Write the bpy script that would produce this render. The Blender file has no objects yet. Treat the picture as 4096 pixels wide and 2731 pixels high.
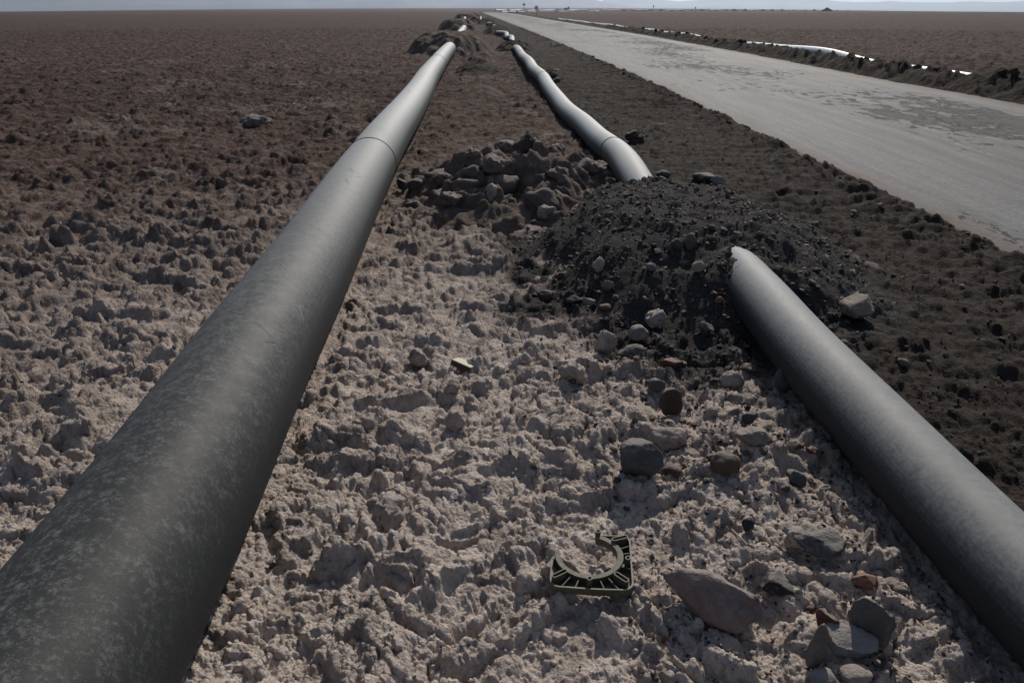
import bpy, bmesh, math, random
import numpy as np
from mathutils import Vector, Matrix
R = math.radians
SC = bpy.context.scene
COL = SC.collection

# ------------------------------------------------------------------ camera, sky, sun, exposure
cam_data = bpy.data.cameras.new('camera')
cam_data.lens = 28.0
cam_data.sensor_width = 36.0
cam_data.clip_start = 0.05
cam_data.clip_end = 60000.0
camera = bpy.data.objects.new('camera', cam_data)
COL.objects.link(camera)
camera.location = (0, 0, 1.6)
camera.rotation_euler = (R(90 - 22.62), 0, 0)
SC.camera = camera

SUN_EL, SUN_AZ = 36.0, 16.0          # azimuth clockwise from +Y
world = bpy.data.worlds.new('World')
SC.world = world
world.use_nodes = True
wn = world.node_tree
bg = wn.nodes['Background']
sky_tex = wn.nodes.new('ShaderNodeTexSky')
sky_tex.sky_type = 'NISHITA'
sky_tex.sun_disc = False
sky_tex.sun_elevation = R(SUN_EL)
sky_tex.sun_rotation = R(SUN_AZ)
sky_tex.altitude = 2300
sky_tex.air_density = 1.0
sky_tex.dust_density = 4.0
sky_sat = wn.nodes.new('ShaderNodeHueSaturation')          # thin dust veil: a greyer sky
sky_sat.inputs['Saturation'].default_value = 0.80
wn.links.new(sky_tex.outputs[0], sky_sat.inputs['Color'])
wn.links.new(sky_sat.outputs[0], bg.inputs[0])
bg.inputs[1].default_value = 0.075
sun_data = bpy.data.lights.new('sun', 'SUN')
sun_data.energy = 3.2
sun_data.angle = R(0.53)
sun_data.color = (1.0, 0.935, 0.85)
sun = bpy.data.objects.new('sun', sun_data)
COL.objects.link(sun)
sun.rotation_euler = (R(90 - SUN_EL), 0, R(180 - SUN_AZ))
SC.view_settings.view_transform = 'Standard'
SC.view_settings.look = 'None'
SC.view_settings.gamma = 1.0
SC.view_settings.use_curve_mapping = False
SC.view_settings.exposure = 0.32
SC.cycles.use_denoising = True
SC.cycles.max_bounces = 6
SC.cycles.diffuse_bounces = 3
SC.cycles.volume_bounces = 0

# ------------------------------------------------------------------ noise
rng = np.random.default_rng(7)
_PERM = rng.permutation(512).astype(np.int32)
_PERM = np.concatenate([_PERM, _PERM])
_RND = rng.random((512, 4)).astype(np.float32)
_ang = rng.random(512) * 2 * np.pi
_GX, _GY = np.cos(_ang).astype(np.float32), np.sin(_ang).astype(np.float32)

def _hash(i, j):
    return _PERM[(_PERM[i & 511] + j) & 511]

def perlin(x, y):
    xi = np.floor(x); yi = np.floor(y)
    fx = (x - xi).astype(np.float32); fy = (y - yi).astype(np.float32)
    xi = xi.astype(np.int32); yi = yi.astype(np.int32)
    u = fx * fx * fx * (fx * (fx * 6 - 15) + 10)
    v = fy * fy * fy * (fy * (fy * 6 - 15) + 10)
    def g(i, j, dx, dy):
        k = _hash(i, j)
        return _GX[k] * dx + _GY[k] * dy
    a = g(xi, yi, fx, fy); b = g(xi + 1, yi, fx - 1, fy)
    c = g(xi, yi + 1, fx, fy - 1); d = g(xi + 1, yi + 1, fx - 1, fy - 1)
    return 1.45 * ((a + u * (b - a)) + v * ((c + u * (d - c)) - (a + u * (b - a))))

def fbm(x, y, n=4, lac=2.03, gain=0.5):
    s = np.zeros_like(x, dtype=np.float32); a = 1.0
    for k in range(n):
        s += a * perlin(x + 13.7 * k, y - 7.1 * k)
        x = x * lac; y = y * lac; a *= gain
    return s

def worley(x, y):
    """F1, F2 and two random values of the nearest cell"""
    xi = np.floor(x).astype(np.int32); yi = np.floor(y).astype(np.int32)
    f1 = np.full(x.shape, 9.0, np.float32); f2 = f1.copy()
    r1 = np.zeros(x.shape, np.float32); r2 = r1.copy()
    for dj in (-1, 0, 1):
        for di in (-1, 0, 1):
            k = _hash(xi + di, yi + dj)
            q = _RND[k]
            dx = (xi + di + q[:, 0]) - x; dy = (yi + dj + q[:, 1]) - y
            d = np.sqrt(dx * dx + dy * dy).astype(np.float32)
            m = d < f1
            f2 = np.where(m, f1, np.minimum(f2, d))
            r1 = np.where(m, q[:, 2], r1); r2 = np.where(m, q[:, 3], r2)
            f1 = np.where(m, d, f1)
    return f1, f2, r1, r2

def sst(a, b, x):
    t = np.clip((x - a) / (b - a), 0, 1)
    return t * t * (3 - 2 * t)

# ------------------------------------------------------------------ plan of the place (metres, camera above the origin, looking along +Y)
RL, RR = 0.242, 0.147                     # pipe radii
PL = np.array([(-1.5, -0.90, 0.0), (0.6, -0.963, 0.001), (1.2, -0.988, 0.006), (2, -1.014, 0.012), (3, -1.08, 0.01), (4.5, -1.158, 0.006), (6.5, -1.278, 0.012),
               (9, -1.413, 0.003), (12, -1.533, -0.012), (15, -1.666, -0.018), (18, -1.819, -0.005), (21, -1.938, 0.0), (25, -2.094, 0.005), (29.5, -2.25, 0.01),
               (34, -2.42, -0.03), (45, -2.9, -0.05), (61, -3.5, -0.01), (80, -4.4, -0.05), (110, -6.0, -0.05), (143, -7.9, -0.02), (150, -8.3, -0.2), (170, -9.6, -0.5)], float)
PR = np.array([(-2.0, 1.58, 0.0), (0.3, 1.488, 0.001), (0.8, 1.458, 0), (1.3, 1.429, -0.002), (1.9, 1.392, -0.003), (2.6, 1.367, 0), (3.4, 1.343, 0.003), (4.2, 1.338, 0.012), (4.55, 1.325, 0.010), (4.95, 1.285, -0.085),
               (5.6, 1.22, -0.17), (6.4, 1.15, -0.085), (7, 1.125, 0.0), (8.5, 1.148, 0.01), (10, 1.07, -0.03), (11.5, 1.0, -0.04), (13, 0.89, -0.05), (15, 0.825, -0.055), (17, 0.745, -0.02),
               (19, 0.69, 0.025), (21, 0.563, 0.033), (24, 0.50, 0.045), (28, 0.358, 0.0), (33, 0.22, 0.01), (38, 0.1, -0.12), (42, 0.0, -0.02), (45, -0.02, 0.06), (48, -0.26, -0.02),
               (52, -0.36, 0.07), (56, -0.85, 0.03), (62, -1.1, -0.14), (70, -1.25, 0.0), (76, -1.55, 0.0), (84, -1.85, 0.1), (92, -2.5, 0.03), (105, -3.1, -0.3), (112, -3.25, 0.05), (118, -3.9, -0.25),
               (128, -4.6, -0.1), (133, -4.85, 0.3), (142, -5.3, -0.25), (165, -6.9, -0.3), (180, -7.4, 0.08), (190, -8.3, -0.35)], float)

def herm(P, y, c):
    n = P[:, 0]; v = P[:, c]
    m = np.gradient(v, n)
    i = np.clip(np.searchsorted(n, y) - 1, 0, len(n) - 2)
    h = n[i + 1] - n[i]; t = np.clip((y - n[i]) / h, 0, 1)
    return (2*t**3 - 3*t**2 + 1)*v[i] + (t**3 - 2*t**2 + t)*h*m[i] + (-2*t**3 + 3*t**2)*v[i+1] + (t**3 - t**2)*h*m[i+1]

ROADL = np.array([(-10, 3.6), (0, 3.52), (5.2, 3.5), (8, 3.48), (10.5, 3.42), (20, 3.28), (34, 2.74), (79, 0.96), (150, -2.1), (212, -4.93), (300, -8.9), (419, -14.4), (470, -16), (520, -12)], float)
ROADR = np.array([(-10, 9.3), (0, 9.3), (8, 9.2), (14.7, 9.12), (20, 8.95), (34, 9.05), (54, 8.8), (97, 7.5), (154, 5.8), (307, 1.9), (420, -3.0), (470, -2.0), (520, 6)], float)
def xl(y): return np.interp(y, ROADL[:, 0], ROADL[:, 1])
def xr(y): return np.interp(y, ROADR[:, 0], ROADR[:, 1])

def lay(x, y):
    """gentle lie of the land: flat near by, a faint rise far ahead, lower to the sides"""
    r = np.hypot(x, y); az = np.arctan2(x, y)
    return r * sst(150, 2500, r) * (0.0016 - 0.0042 * np.clip(az + 0.03, -0.9, 0.9) ** 2 / 0.30)

# mounds: x, y, radius across, radius along, height, flat top, kind
GRAVEL = (1.24, 5.42, 1.30, 1.82, 0.41)
SALTM = (0.02, 7.45, 1.25, 1.6, 0.37)
def mound(x, y, m, sharp=1.0):
    d = np.hypot((x - m[0]) / m[2], (y - m[1]) / m[3])
    d = d + 0.10 * perlin(x * 1.7 + m[1], y * 1.7) + 0.05 * perlin(x * 4.1, y * 4.1 + m[0])
    return m[4] * sst(1.0, 0.12, d) ** sharp

def salt_height(x, y, near):
    r = np.hypot(x, y)
    wx = 0.10 * perlin(x * 2.3, y * 2.3) + 0.035 * perlin(x * 8.1 + 5, y * 8.1)
    wy = 0.10 * perlin(x * 2.3 + 40, y * 2.3 - 9) + 0.035 * perlin(x * 8.1 - 31, y * 8.1)
    X = x + wx; Y = y + wy
    # roughness: natural crust on the left, crushed and walked over between the pipes
    side = sst(-1.0, -2.2, x + 0.04 * y)
    rough = 0.46 + 0.26 * side + 0.30 * fbm(x * 0.45, y * 0.45, 2)
    rough = np.maximum(rough, 0.9 * sst(9.5, 11.0, x))
    rough = np.clip(rough, 0.2, 1.3) * (1 - 0.20 * sst(4.5, 12, r))
    h = 0.04 * rough * fbm(X * 0.9, Y * 0.9, 3)
    jag = 0.13 * fbm(x * 8.5, y * 8.5, 2) * sst(14, 6, r) + 0.06 * fbm(x * 4.1, y * 4.1, 2)
    soft = sst(3, 12, r)        # the grid gets coarser, so edges get softer
    blunt = 1 - 0.25 * soft
    lift = 1.0 + 0.35 * fbm(x * 4.3 + 4, y * 4.3, 2)
    n = fbm(X * 1.6, Y * 1.8, 4, 2.1, 0.5)
    h += rough * 0.085 * sst(0.16, 0.40 + 0.2 * soft, n + 0.6 * jag) * lift
    n = fbm(X * 3.9 + 31, Y * 4.3, 3, 2.1, 0.5)
    h += (0.3 + 0.7 * rough) * 0.052 * (1 + 0.35 * soft) * sst(0.08, 0.30 + 0.18 * soft, n + jag) * lift
    n = fbm(X * 9.0 + 5, Y * 9.6 + 3, 3, 2.1, 0.5)
    h += (0.5 + 0.5 * rough) * 0.024 * blunt * sst(0.12, 0.38 + 0.3 * soft, n + jag)
    f1, f2, a, b = worley(X * 3.1, Y * 3.1)
    h += rough * 0.11 * np.clip(a - 0.62, 0, 1) * 1.9 * sst(0.56, 0.30 - 0.1 * soft, f1 + 1.5 * jag) * lift
    f1, f2, a, b = worley(X * 6.4 + 3.3, Y * 6.4)
    h += (0.35 + 0.65 * rough) * 0.085 * np.clip(a - 0.45, 0, 1) * sst(0.02, 0.16 + 0.2 * soft, f2 - f1) * blunt
    f1, f2, a, b = worley(X * 13 + 1.3, Y * 13 + 6)
    h += 0.030 * np.clip(a - 0.35, 0, 1) * sst(0.58, 0.30, f1 + jag) * sst(16, 9, r)
    # shrinkage cracks between crust plates, here and there
    f1, f2, a, b = worley(x * 2.2 + 1.2 * wx, y * 2.2 + 1.2 * wy)
    h -= 0.022 * sst(0.035, 0.0, f2 - f1) * sst(-0.05, 0.25, fbm(x * 0.8 + 3, y * 0.8, 2)) * sst(7, 4, r)
    return h * 0.85 - 0.025

def knobs(x, y, z, salt, r):
    """popcorn relief, pushed out along the surface normal; sampled askew so that steep faces get it too"""
    u = x + 0.6 * z; v = y - 1.2 * z
    wx = 0.010 * perlin(u * 19, v * 19); wy = 0.010 * perlin(u * 19 + 7, v * 19)
    u = u + wx; v = v + wy
    pop = sst(-0.30, 0.30, fbm(u * 2.7 + 9, v * 2.7, 3))
    f27 = sst(16, 8, r); f60 = sst(8, 5, r); f118 = sst(5.5, 3.2, r)
    h = (0.0085 * fbm(u * 15, v * 15, 3) * sst(25, 10, r) + 0.0050 * fbm(u * 52, v * 52, 3, 2.1, 0.65) * f60)
    f1, f2, a, b = worley(u * 30, v * 30)
    h += pop * f27 * 0.0065 * a * a * np.sqrt(np.clip(1 - 1.8 * f1 * f1, 0, 1))
    f1, f2, a, b = worley(u * 70 + 3, v * 70)
    h += (0.15 + 0.85 * pop) * f60 * 0.0062 * a * np.sqrt(np.clip(1 - 1.8 * f1 * f1, 0, 1))
    f1, f2, a, b = worley(u * 125, v * 125 + 2)
    h += (0.2 + 0.8 * pop) * 0.0036 * (0.1 + a) * np.sqrt(np.clip(1 - 1.8 * f1 * f1, 0, 1)) * f118
    he = 0.015 * fbm(u * 8, v * 8, 4, 2.1, 0.62) * sst(60, 14, r) + 0.008 * np.abs(fbm(u * 21, v * 21, 3)) * sst(20, 8, r)
    return h * salt + he * (1 - salt)

def earth_height(x, y, near):
    wx = 0.06 * perlin(x * 3.1, y * 3.1); wy = 0.06 * perlin(x * 3.1 + 17, y * 3.1)
    X = x + wx; Y = y + wy
    h = 0.035 * fbm(X * 0.8, Y * 0.8, 3)
    tr = np.sin(2 * np.pi * (Y * 1.0 + 0.25 * X + 0.20 * perlin(X * 0.9, Y * 0.9)) / 0.31)
    ramp = sst(1.3, 2.6, x) * (0.4 + 0.6 * sst(-0.3, 0.3, perlin(x * 0.5 + 3, y * 0.4)))
    h += 0.038 * ramp * tr * (0.55 + 0.45 * perlin(X * 2.4, Y * 2.4))
    f1, f2, a, b = worley(X * 5.2, Y * 5.2)
    h += 0.03 * a ** 4 * sst(0.60, 0.25, f1 + 0.25 * perlin(x * 15, y * 15))
    f1, f2, a, b = worley(X * 14, Y * 14)
    h += 0.025 * a ** 2 * sst(0.60, 0.25, f1)
    # ragged clods along the road edge
    s = xl(y) - x
    f1, f2, a, b = worley(x * 3.6, y * 3.6)
    h += (0.035 + 0.06 * a ** 3 * sst(0.6, 0.2, f1 + 0.25 * perlin(x * 11, y * 11)) + 0.04 * fbm(x * 6, y * 6, 3)) * sst(0.75, 0.22, s) * sst(-0.05, 0.12, s)
    return h

def berm_height(x, y, near):
    s = x - xr(y)
    wx = 0.12 * fbm(x * 1.7, y * 1.7, 2)
    s = s + wx
    h = (0.28 + 0.09 * perlin(y * 0.33, x * 0.2) + 0.07 * perlin(y * 1.1, x * 0.6)) * sst(0.10, 0.62, s) * sst(1.35, 0.75, s)
    f1, f2, a, b = worley(x * 2.3 + wx, y * 2.3)
    crest = sst(0.15, 0.5, s) * sst(1.3, 0.9, s)
    h += 0.10 * a ** 2 * sst(0.65, 0.15, f1 + 0.2 * perlin(x * 4, y * 4)) * crest * sst(60, 25, y)
    h += 0.05 * fbm(x * 3.3, y * 1.7, 3) * crest
    f1, f2, a, b = worley(x * 5.3, y * 5.3)
    h += 0.09 * a ** 2 * sst(0.6, 0.2, f1) * (0.3 + crest)
    f1, f2, a, b = worley(x * 14, y * 14)
    h += 0.03 * a * sst(0.6, 0.2, f1)
    return h

def dist_pipe(x, y, P):
    return np.abs(x - herm(P, y, 1))

def zones(x, y):
    """0 salt flat, 1 earth verge, 2 earth bank right of the road"""
    w = 0.22 * fbm(x * 1.3, y * 0.9, 3) * np.clip(np.hypot(x, y) / 6, 0.5, 3)
    left = np.where(y < 190, herm(PR, np.clip(y, -2, 190), 1) + 0.02, xl(y) - 1.0)
    left = np.where(y > 60, np.minimum(left, xl(y) - 1.6), left)
    left = left - 0.25 * sst(9, 16, y) + np.where(y > 5, w, 0.0)
    verge = (x > left) & (x < 0.5 * (xl(y) + xr(y))) & (y < 470)
    bank = (x >= 0.5 * (xl(y) + xr(y))) & (x - xr(y) + 0.1 * perlin(x * 2, y * 2) < 1.2) & (y < 470)
    return verge, bank, left

def ground(x, y, near=True):
    x = np.asarray(x, float); y = np.asarray(y, float)
    verge, bank, left = zones(x, y)
    e = np.zeros(x.shape, np.float32)
    hs = salt_height(x, y, near)
    # let the crust lie down under and beside the pipes
    for P, rad in ((PL, RL), (PR, RR)):
        d = dist_pipe(x, np.clip(y, P[0, 0], P[-1, 0]), P)
        base = np.where(y < 40, np.minimum(herm(P, np.clip(y, P[0, 0], P[-1, 0]), 2), 0.02), 0) - 0.012
        k = sst(rad * 0.8, rad * 1.35 + 0.03, d + 0.07 * perlin(x * 6, y * 6))
        hs = np.minimum(hs, base + (hs - base) * (0.25 + 0.75 * k) + 0.2 * k)
    he = earth_height(x, y, near)
    d = dist_pipe(x, np.clip(y, -2, 190), PR)
    he = he * (0.2 + 0.8 * sst(0.1, 0.4, d))
    tw = sst(-0.10, 0.10, x - left) * (x < 0.5 * (xl(y) + xr(y)))
    h = hs + (he - hs) * tw
    on_road = sst(-0.02, 0.10, x - xl(y)) * sst(-0.10, 0.05, xr(y) - x) * (y < 520)
    h = h * (1 - on_road) - 0.05 * on_road
    sb = x - xr(y)
    bw = sst(-0.1, 0.15, sb) * sst(1.75, 1.1, sb) * (y < 470)
    h = h * (1 - bw) + berm_height(x, y, near) * bw
    return h + lay(x, y), verge, bank

def ground_z(x, y):
    return float(ground(np.array([x]), np.array([y]))[0][0])

# ------------------------------------------------------------------ mesh helpers
def mesh_np(name, V, F, mats, smooth=True, mi=None):
    """V (n,3), F (m,k) with k = 3 or 4"""
    me = bpy.data.meshes.new(name)
    V = np.ascontiguousarray(V, np.float32); F = np.ascontiguousarray(F, np.int32)
    k = F.shape[1]
    me.vertices.add(len(V)); me.vertices.foreach_set('co', V.ravel())
    me.loops.add(F.size); me.loops.foreach_set('vertex_index', F.ravel())
    me.polygons.add(len(F)); me.polygons.foreach_set('loop_start', np.arange(0, F.size, k, dtype=np.int32))
    me.polygons.foreach_set('use_smooth', np.full(len(F), smooth))
    for m in (mats if isinstance(mats, (list, tuple)) else [mats]):
        me.materials.append(m)
    if mi is not None:
        me.polygons.foreach_set('material_index', np.ascontiguousarray(mi, np.int32))
    me.update(calc_edges=True)
    return me

def fattr(me, name, vals):
    a = me.attributes.new(name, 'FLOAT', 'POINT')
    a.data.foreach_set('value', np.ascontiguousarray(vals, np.float32))

def link(name, me, parent=None, loc=None):
    o = bpy.data.objects.new(name, me)
    COL.objects.link(o)
    if parent is not None: o.parent = parent
    if loc is not None: o.location = loc
    return o

def tag(o, label=None, cat=None, group=None, kind=None):
    if label: o['label'] = label
    if cat: o['category'] = cat
    if group: o['group'] = group
    if kind: o['kind'] = kind
    return o

def empty(name, loc=(0, 0, 0), rot=(0, 0, 0)):
    o = bpy.data.objects.new(name, None)
    o.empty_display_size = 0.2
    COL.objects.link(o); o.location = loc; o.rotation_euler = rot
    return o

def bm_obj(name, bm, m, parent=None, smooth=False, loc=None):
    me = bpy.data.meshes.new(name)
    bmesh.ops.recalc_face_normals(bm, faces=bm.faces)
    bm.to_mesh(me); bm.free()
    me.materials.append(m)
    if smooth:
        for p in me.polygons: p.use_smooth = True
    return link(name, me, parent, loc)

def bm_box(bm, c, s, rot=None):
    M = Matrix.Translation(c) @ (rot or Matrix.Identity(4)) @ Matrix.Diagonal((s[0], s[1], s[2], 1))
    bmesh.ops.create_cube(bm, size=1.0, matrix=M)

def bm_cyl(bm, c, r, d, seg=16, rot=None, r2=None):
    M = Matrix.Translation(c) @ (rot or Matrix.Identity(4))
    bmesh.ops.create_cone(bm, cap_ends=True, segments=seg, radius1=r, radius2=r if r2 is None else r2, depth=d, matrix=M)

def bm_prism(bm, pts, z0, z1):
    """extruded polygon"""
    b = [bm.verts.new((p[0], p[1], z0)) for p in pts]
    t = [bm.verts.new((p[0], p[1], z1)) for p in pts]
    bm.faces.new(b[::-1]); bm.faces.new(t)
    n = len(pts)
    for i in range(n):
        bm.faces.new((b[i], b[(i + 1) % n], t[(i + 1) % n], t[i]))

# ------------------------------------------------------------------ materials
class NT:
    def __init__(s, name):
        s.m = bpy.data.materials.new(name); s.m.use_nodes = True
        s.t = s.m.node_tree; s.b = s.t.nodes['Principled BSDF']
        s.co = s.t.nodes.new('ShaderNodeTexCoord').outputs['Object']
    def n(s, t, **kw):
        nd = s.t.nodes.new(t)
        for k, v in kw.items():
            if hasattr(nd, k) and k not in ('Scale',): setattr(nd, k, v)
            else: nd.inputs[k].default_value = v
        return nd
    def l(s, a, b): s.t.links.new(a, b)
    def noise(s, scale, detail=4, rough=0.55, vec=None, dist=0.0):
        nd = s.n('ShaderNodeTexNoise'); nd.inputs['Scale'].default_value = scale
        nd.inputs['Detail'].default_value = detail; nd.inputs['Roughness'].default_value = rough
        nd.inputs['Distortion'].default_value = dist
        s.l(vec if vec is not None else s.co, nd.inputs['Vector'])
        return nd.outputs['Fac']
    def voro(s, scale, feature='F1', vec=None, out='Distance', rnd=1.0):
        nd = s.n('ShaderNodeTexVoronoi'); nd.feature = feature
        nd.inputs['Scale'].default_value = scale; nd.inputs['Randomness'].default_value = rnd
        s.l(vec if vec is not None else s.co, nd.inputs['Vector'])
        return nd.outputs[out]
    def ramp(s, fac, stops):
        nd = s.n('ShaderNodeValToRGB'); s.l(fac, nd.inputs[0])
        el = nd.color_ramp.elements
        while len(el) < len(stops): el.new(0.5)
        for e, (p, c) in zip(el, stops):
            e.position = p; e.color = (c, c, c, 1) if isinstance(c, (int, float)) else (*c, 1)
        return nd.outputs[0]
    def mix(s, fac, a, b, mode='MIX'):
        nd = s.n('ShaderNodeMix'); nd.data_type = 'RGBA'; nd.blend_type = mode
        for v, i in ((fac, 0), (a, 6), (b, 7)):
            if hasattr(v, 'links') or hasattr(v, 'is_linked'): s.l(v, nd.inputs[i])
            else: nd.inputs[i].default_value = (*v, 1) if isinstance(v, tuple) else v
        return nd.outputs[2]
    def math(s, op, a, b=0.0, c=None):
        nd = s.n('ShaderNodeMath'); nd.operation = op
        for v, i in ((a, 0), (b, 1), (c, 2)):
            if v is None: continue
            if hasattr(v, 'is_linked'): s.l(v, nd.inputs[i])
            else: nd.inputs[i].default_value = v
        return nd.outputs[0]
    def attr(s, name):
        nd = s.n('ShaderNodeAttribute'); nd.attribute_name = name
        return nd.outputs['Fac']
    def bump(s, h, strength, dist, prev=None):
        nd = s.n('ShaderNodeBump'); nd.inputs['Strength'].default_value = strength; nd.inputs['Distance'].default_value = dist
        s.l(h, nd.inputs['Height'])
        if prev is not None: s.l(prev, nd.inputs['Normal'])
        return nd.outputs[0]
    def col(s, c): s._set('Base Color', c)
    def _set(s, k, v):
        if hasattr(v, 'is_linked'): s.l(v, s.b.inputs[k])
        else: s.b.inputs[k].default_value = (*v, 1) if isinstance(v, tuple) else v
    def set(s, **kw):
        for k, v in kw.items(): s._set(k.replace('_', ' '), v)
        return s

def ground_material():
    t = NT('salt_crust_and_earth')
    pale, earth, grav = t.attr('pale'), t.attr('earth'), t.attr('gravel')
    n1 = t.noise(1.7, 5, 0.6); n2 = t.noise(9.0, 5, 0.65); n3 = t.noise(60.0, 4, 0.7)
    palec = t.ramp(n2, [(0.30, (0.44, 0.363, 0.310)), (0.52, (0.565, 0.478, 0.413)), (0.72, (0.65, 0.567, 0.50))])
    brown = t.ramp(n1, [(0.30, (0.047, 0.030, 0.025)), (0.50, (0.078, 0.052, 0.043)), (0.70, (0.112, 0.080, 0.068))])
    brown = t.mix(t.ramp(n2, [(0.42, 0.0), (0.66, 0.6)]), brown, (0.105, 0.060, 0.038))
    pfac = t.math('ADD', pale, t.math('MULTIPLY', t.math('SUBTRACT', n2, 0.5), 0.7)); 
    c = t.mix(t.ramp(pfac, [(0.0, 0.0), (1.0, 1.0)]), brown, palec)
    ec = t.ramp(n2, [(0.30, (0.028, 0.0215, 0.0175)), (0.55, (0.047, 0.0365, 0.029)), (0.75, (0.082, 0.064, 0.050))])
    ef = t.math('ADD', earth, t.math('MULTIPLY', t.math('SUBTRACT', n2, 0.5), 0.5))
    c = t.mix(t.ramp(ef, [(0.35, 0.0), (0.65, 1.0)]), c, ec)
    gc = t.ramp(n3, [(0.35, (0.031, 0.028, 0.026)), (0.55, (0.054, 0.049, 0.046)), (0.75, (0.10, 0.089, 0.081))])
    gf = t.math('ADD', grav, t.math('MULTIPLY', t.math('SUBTRACT', n2, 0.5), 0.8))
    c = t.mix(t.ramp(gf, [(0.35, 0.0), (0.75, 1.0)]), c, gc)
    # dark grit speckle
    sp = t.ramp(t.voro(85.0), [(0.10, 1.0), (0.17, 0.0)])
    sp = t.math('MULTIPLY', sp, t.ramp(t.noise(6.0, 3), [(0.48, 0.0), (0.62, 0.7)]))
    c = t.mix(sp, c, (0.07, 0.058, 0.05))
    t.col(c)
    b = t.bump(t.noise(150.0, 4, 0.75), 0.9, 0.008)
    b = t.bump(t.voro(80.0), 0.8, -0.008, b)
    b = t.bump(t.noise(32.0, 6, 0.72), 0.65, 0.022, b)
    b = t.bump(t.noise(7.0, 6, 0.72), 0.45, 0.045, b)
    far = t.attr('far')
    fb = t.math('MULTIPLY', t.math('ADD', t.noise(2.0, 7, 0.68), t.math('MULTIPLY', t.voro(2.6), -0.5)), far)
    b = t.bump(fb, 1.0, 0.55, b)
    t.l(b, t.b.inputs['Normal'])
    t.set(Roughness=0.95)
    t.b.inputs['Specular IOR Level'].default_value = 0.12
    return t.m
M_GROUND = ground_material()

def pipe_material(name):
    t = NT(name)
    d = t.attr('dust_and_sheen')  # pale dust level, with the far bright reflection painted in
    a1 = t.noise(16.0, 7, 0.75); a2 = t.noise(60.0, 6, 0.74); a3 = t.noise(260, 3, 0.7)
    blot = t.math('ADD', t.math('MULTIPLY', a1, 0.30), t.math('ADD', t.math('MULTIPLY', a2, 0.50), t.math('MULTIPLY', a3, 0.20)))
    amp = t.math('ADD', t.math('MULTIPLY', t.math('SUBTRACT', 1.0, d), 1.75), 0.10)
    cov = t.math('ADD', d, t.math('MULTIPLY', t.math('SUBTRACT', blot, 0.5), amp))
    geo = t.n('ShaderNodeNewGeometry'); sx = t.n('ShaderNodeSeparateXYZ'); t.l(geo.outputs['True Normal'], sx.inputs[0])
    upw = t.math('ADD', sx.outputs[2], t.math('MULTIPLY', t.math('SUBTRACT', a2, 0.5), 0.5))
    cov = t.math('MULTIPLY', cov, t.ramp(t.math('ADD', t.math('MULTIPLY', upw, 0.5), 0.5), [(0.58, 0.03), (0.93, 1.0)]))  # lower side darkened in the colour, standing in for shade
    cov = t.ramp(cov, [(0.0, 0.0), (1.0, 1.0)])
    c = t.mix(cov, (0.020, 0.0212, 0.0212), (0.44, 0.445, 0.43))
    sp = t.ramp(t.noise(420.0, 2, 0.6), [(0.66, 0.0), (0.78, 0.6)])
    c = t.mix(sp, c, (0.34, 0.34, 0.32))
    # long scuffs along the pipe
    mp = t.n('ShaderNodeMapping'); mp.inputs['Scale'].default_value = (30, 1.2, 30); t.l(t.co, mp.inputs[0])
    sc = t.ramp(t.noise(2.0, 4, 0.6, mp.outputs[0]), [(0.72, 0.0), (0.78, 0.22)])
    c = t.mix(sc, c, (0.22, 0.225, 0.22))
    t.col(c)
    t.l(t.ramp(a2, [(0.3, 0.56), (0.7, 0.74)]), t.b.inputs['Roughness'])
    t.b.inputs['Specular IOR Level'].default_value = 0.20
    t.l(t.bump(a2, 0.10, 0.004), t.b.inputs['Normal'])
    return t.m
M_PIPE = pipe_material('pipe_plastic_dust_and_light')

def simple(name, c, rough=0.6, spec=0.4, var=0.25, scale=20, bump=0.0, bdist=0.004, metal=0.0):
    t = NT(name)
    n = t.noise(scale, 5, 0.6)
    lo = tuple(v * (1 - var) for v in c); hi = tuple(min(1, v * (1 + var)) for v in c)
    t.col(t.ramp(n, [(0.32, lo), (0.68, hi)]))
    t.set(Roughness=rough, Metallic=metal)
    t.b.inputs['Specular IOR Level'].default_value = spec
    if bump: t.l(t.bump(n, bump, bdist), t.b.inputs['Normal'])
    return t.m
M_SEAM = simple('dark_weld_seam', (0.02, 0.021, 0.022), 0.6)

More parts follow.
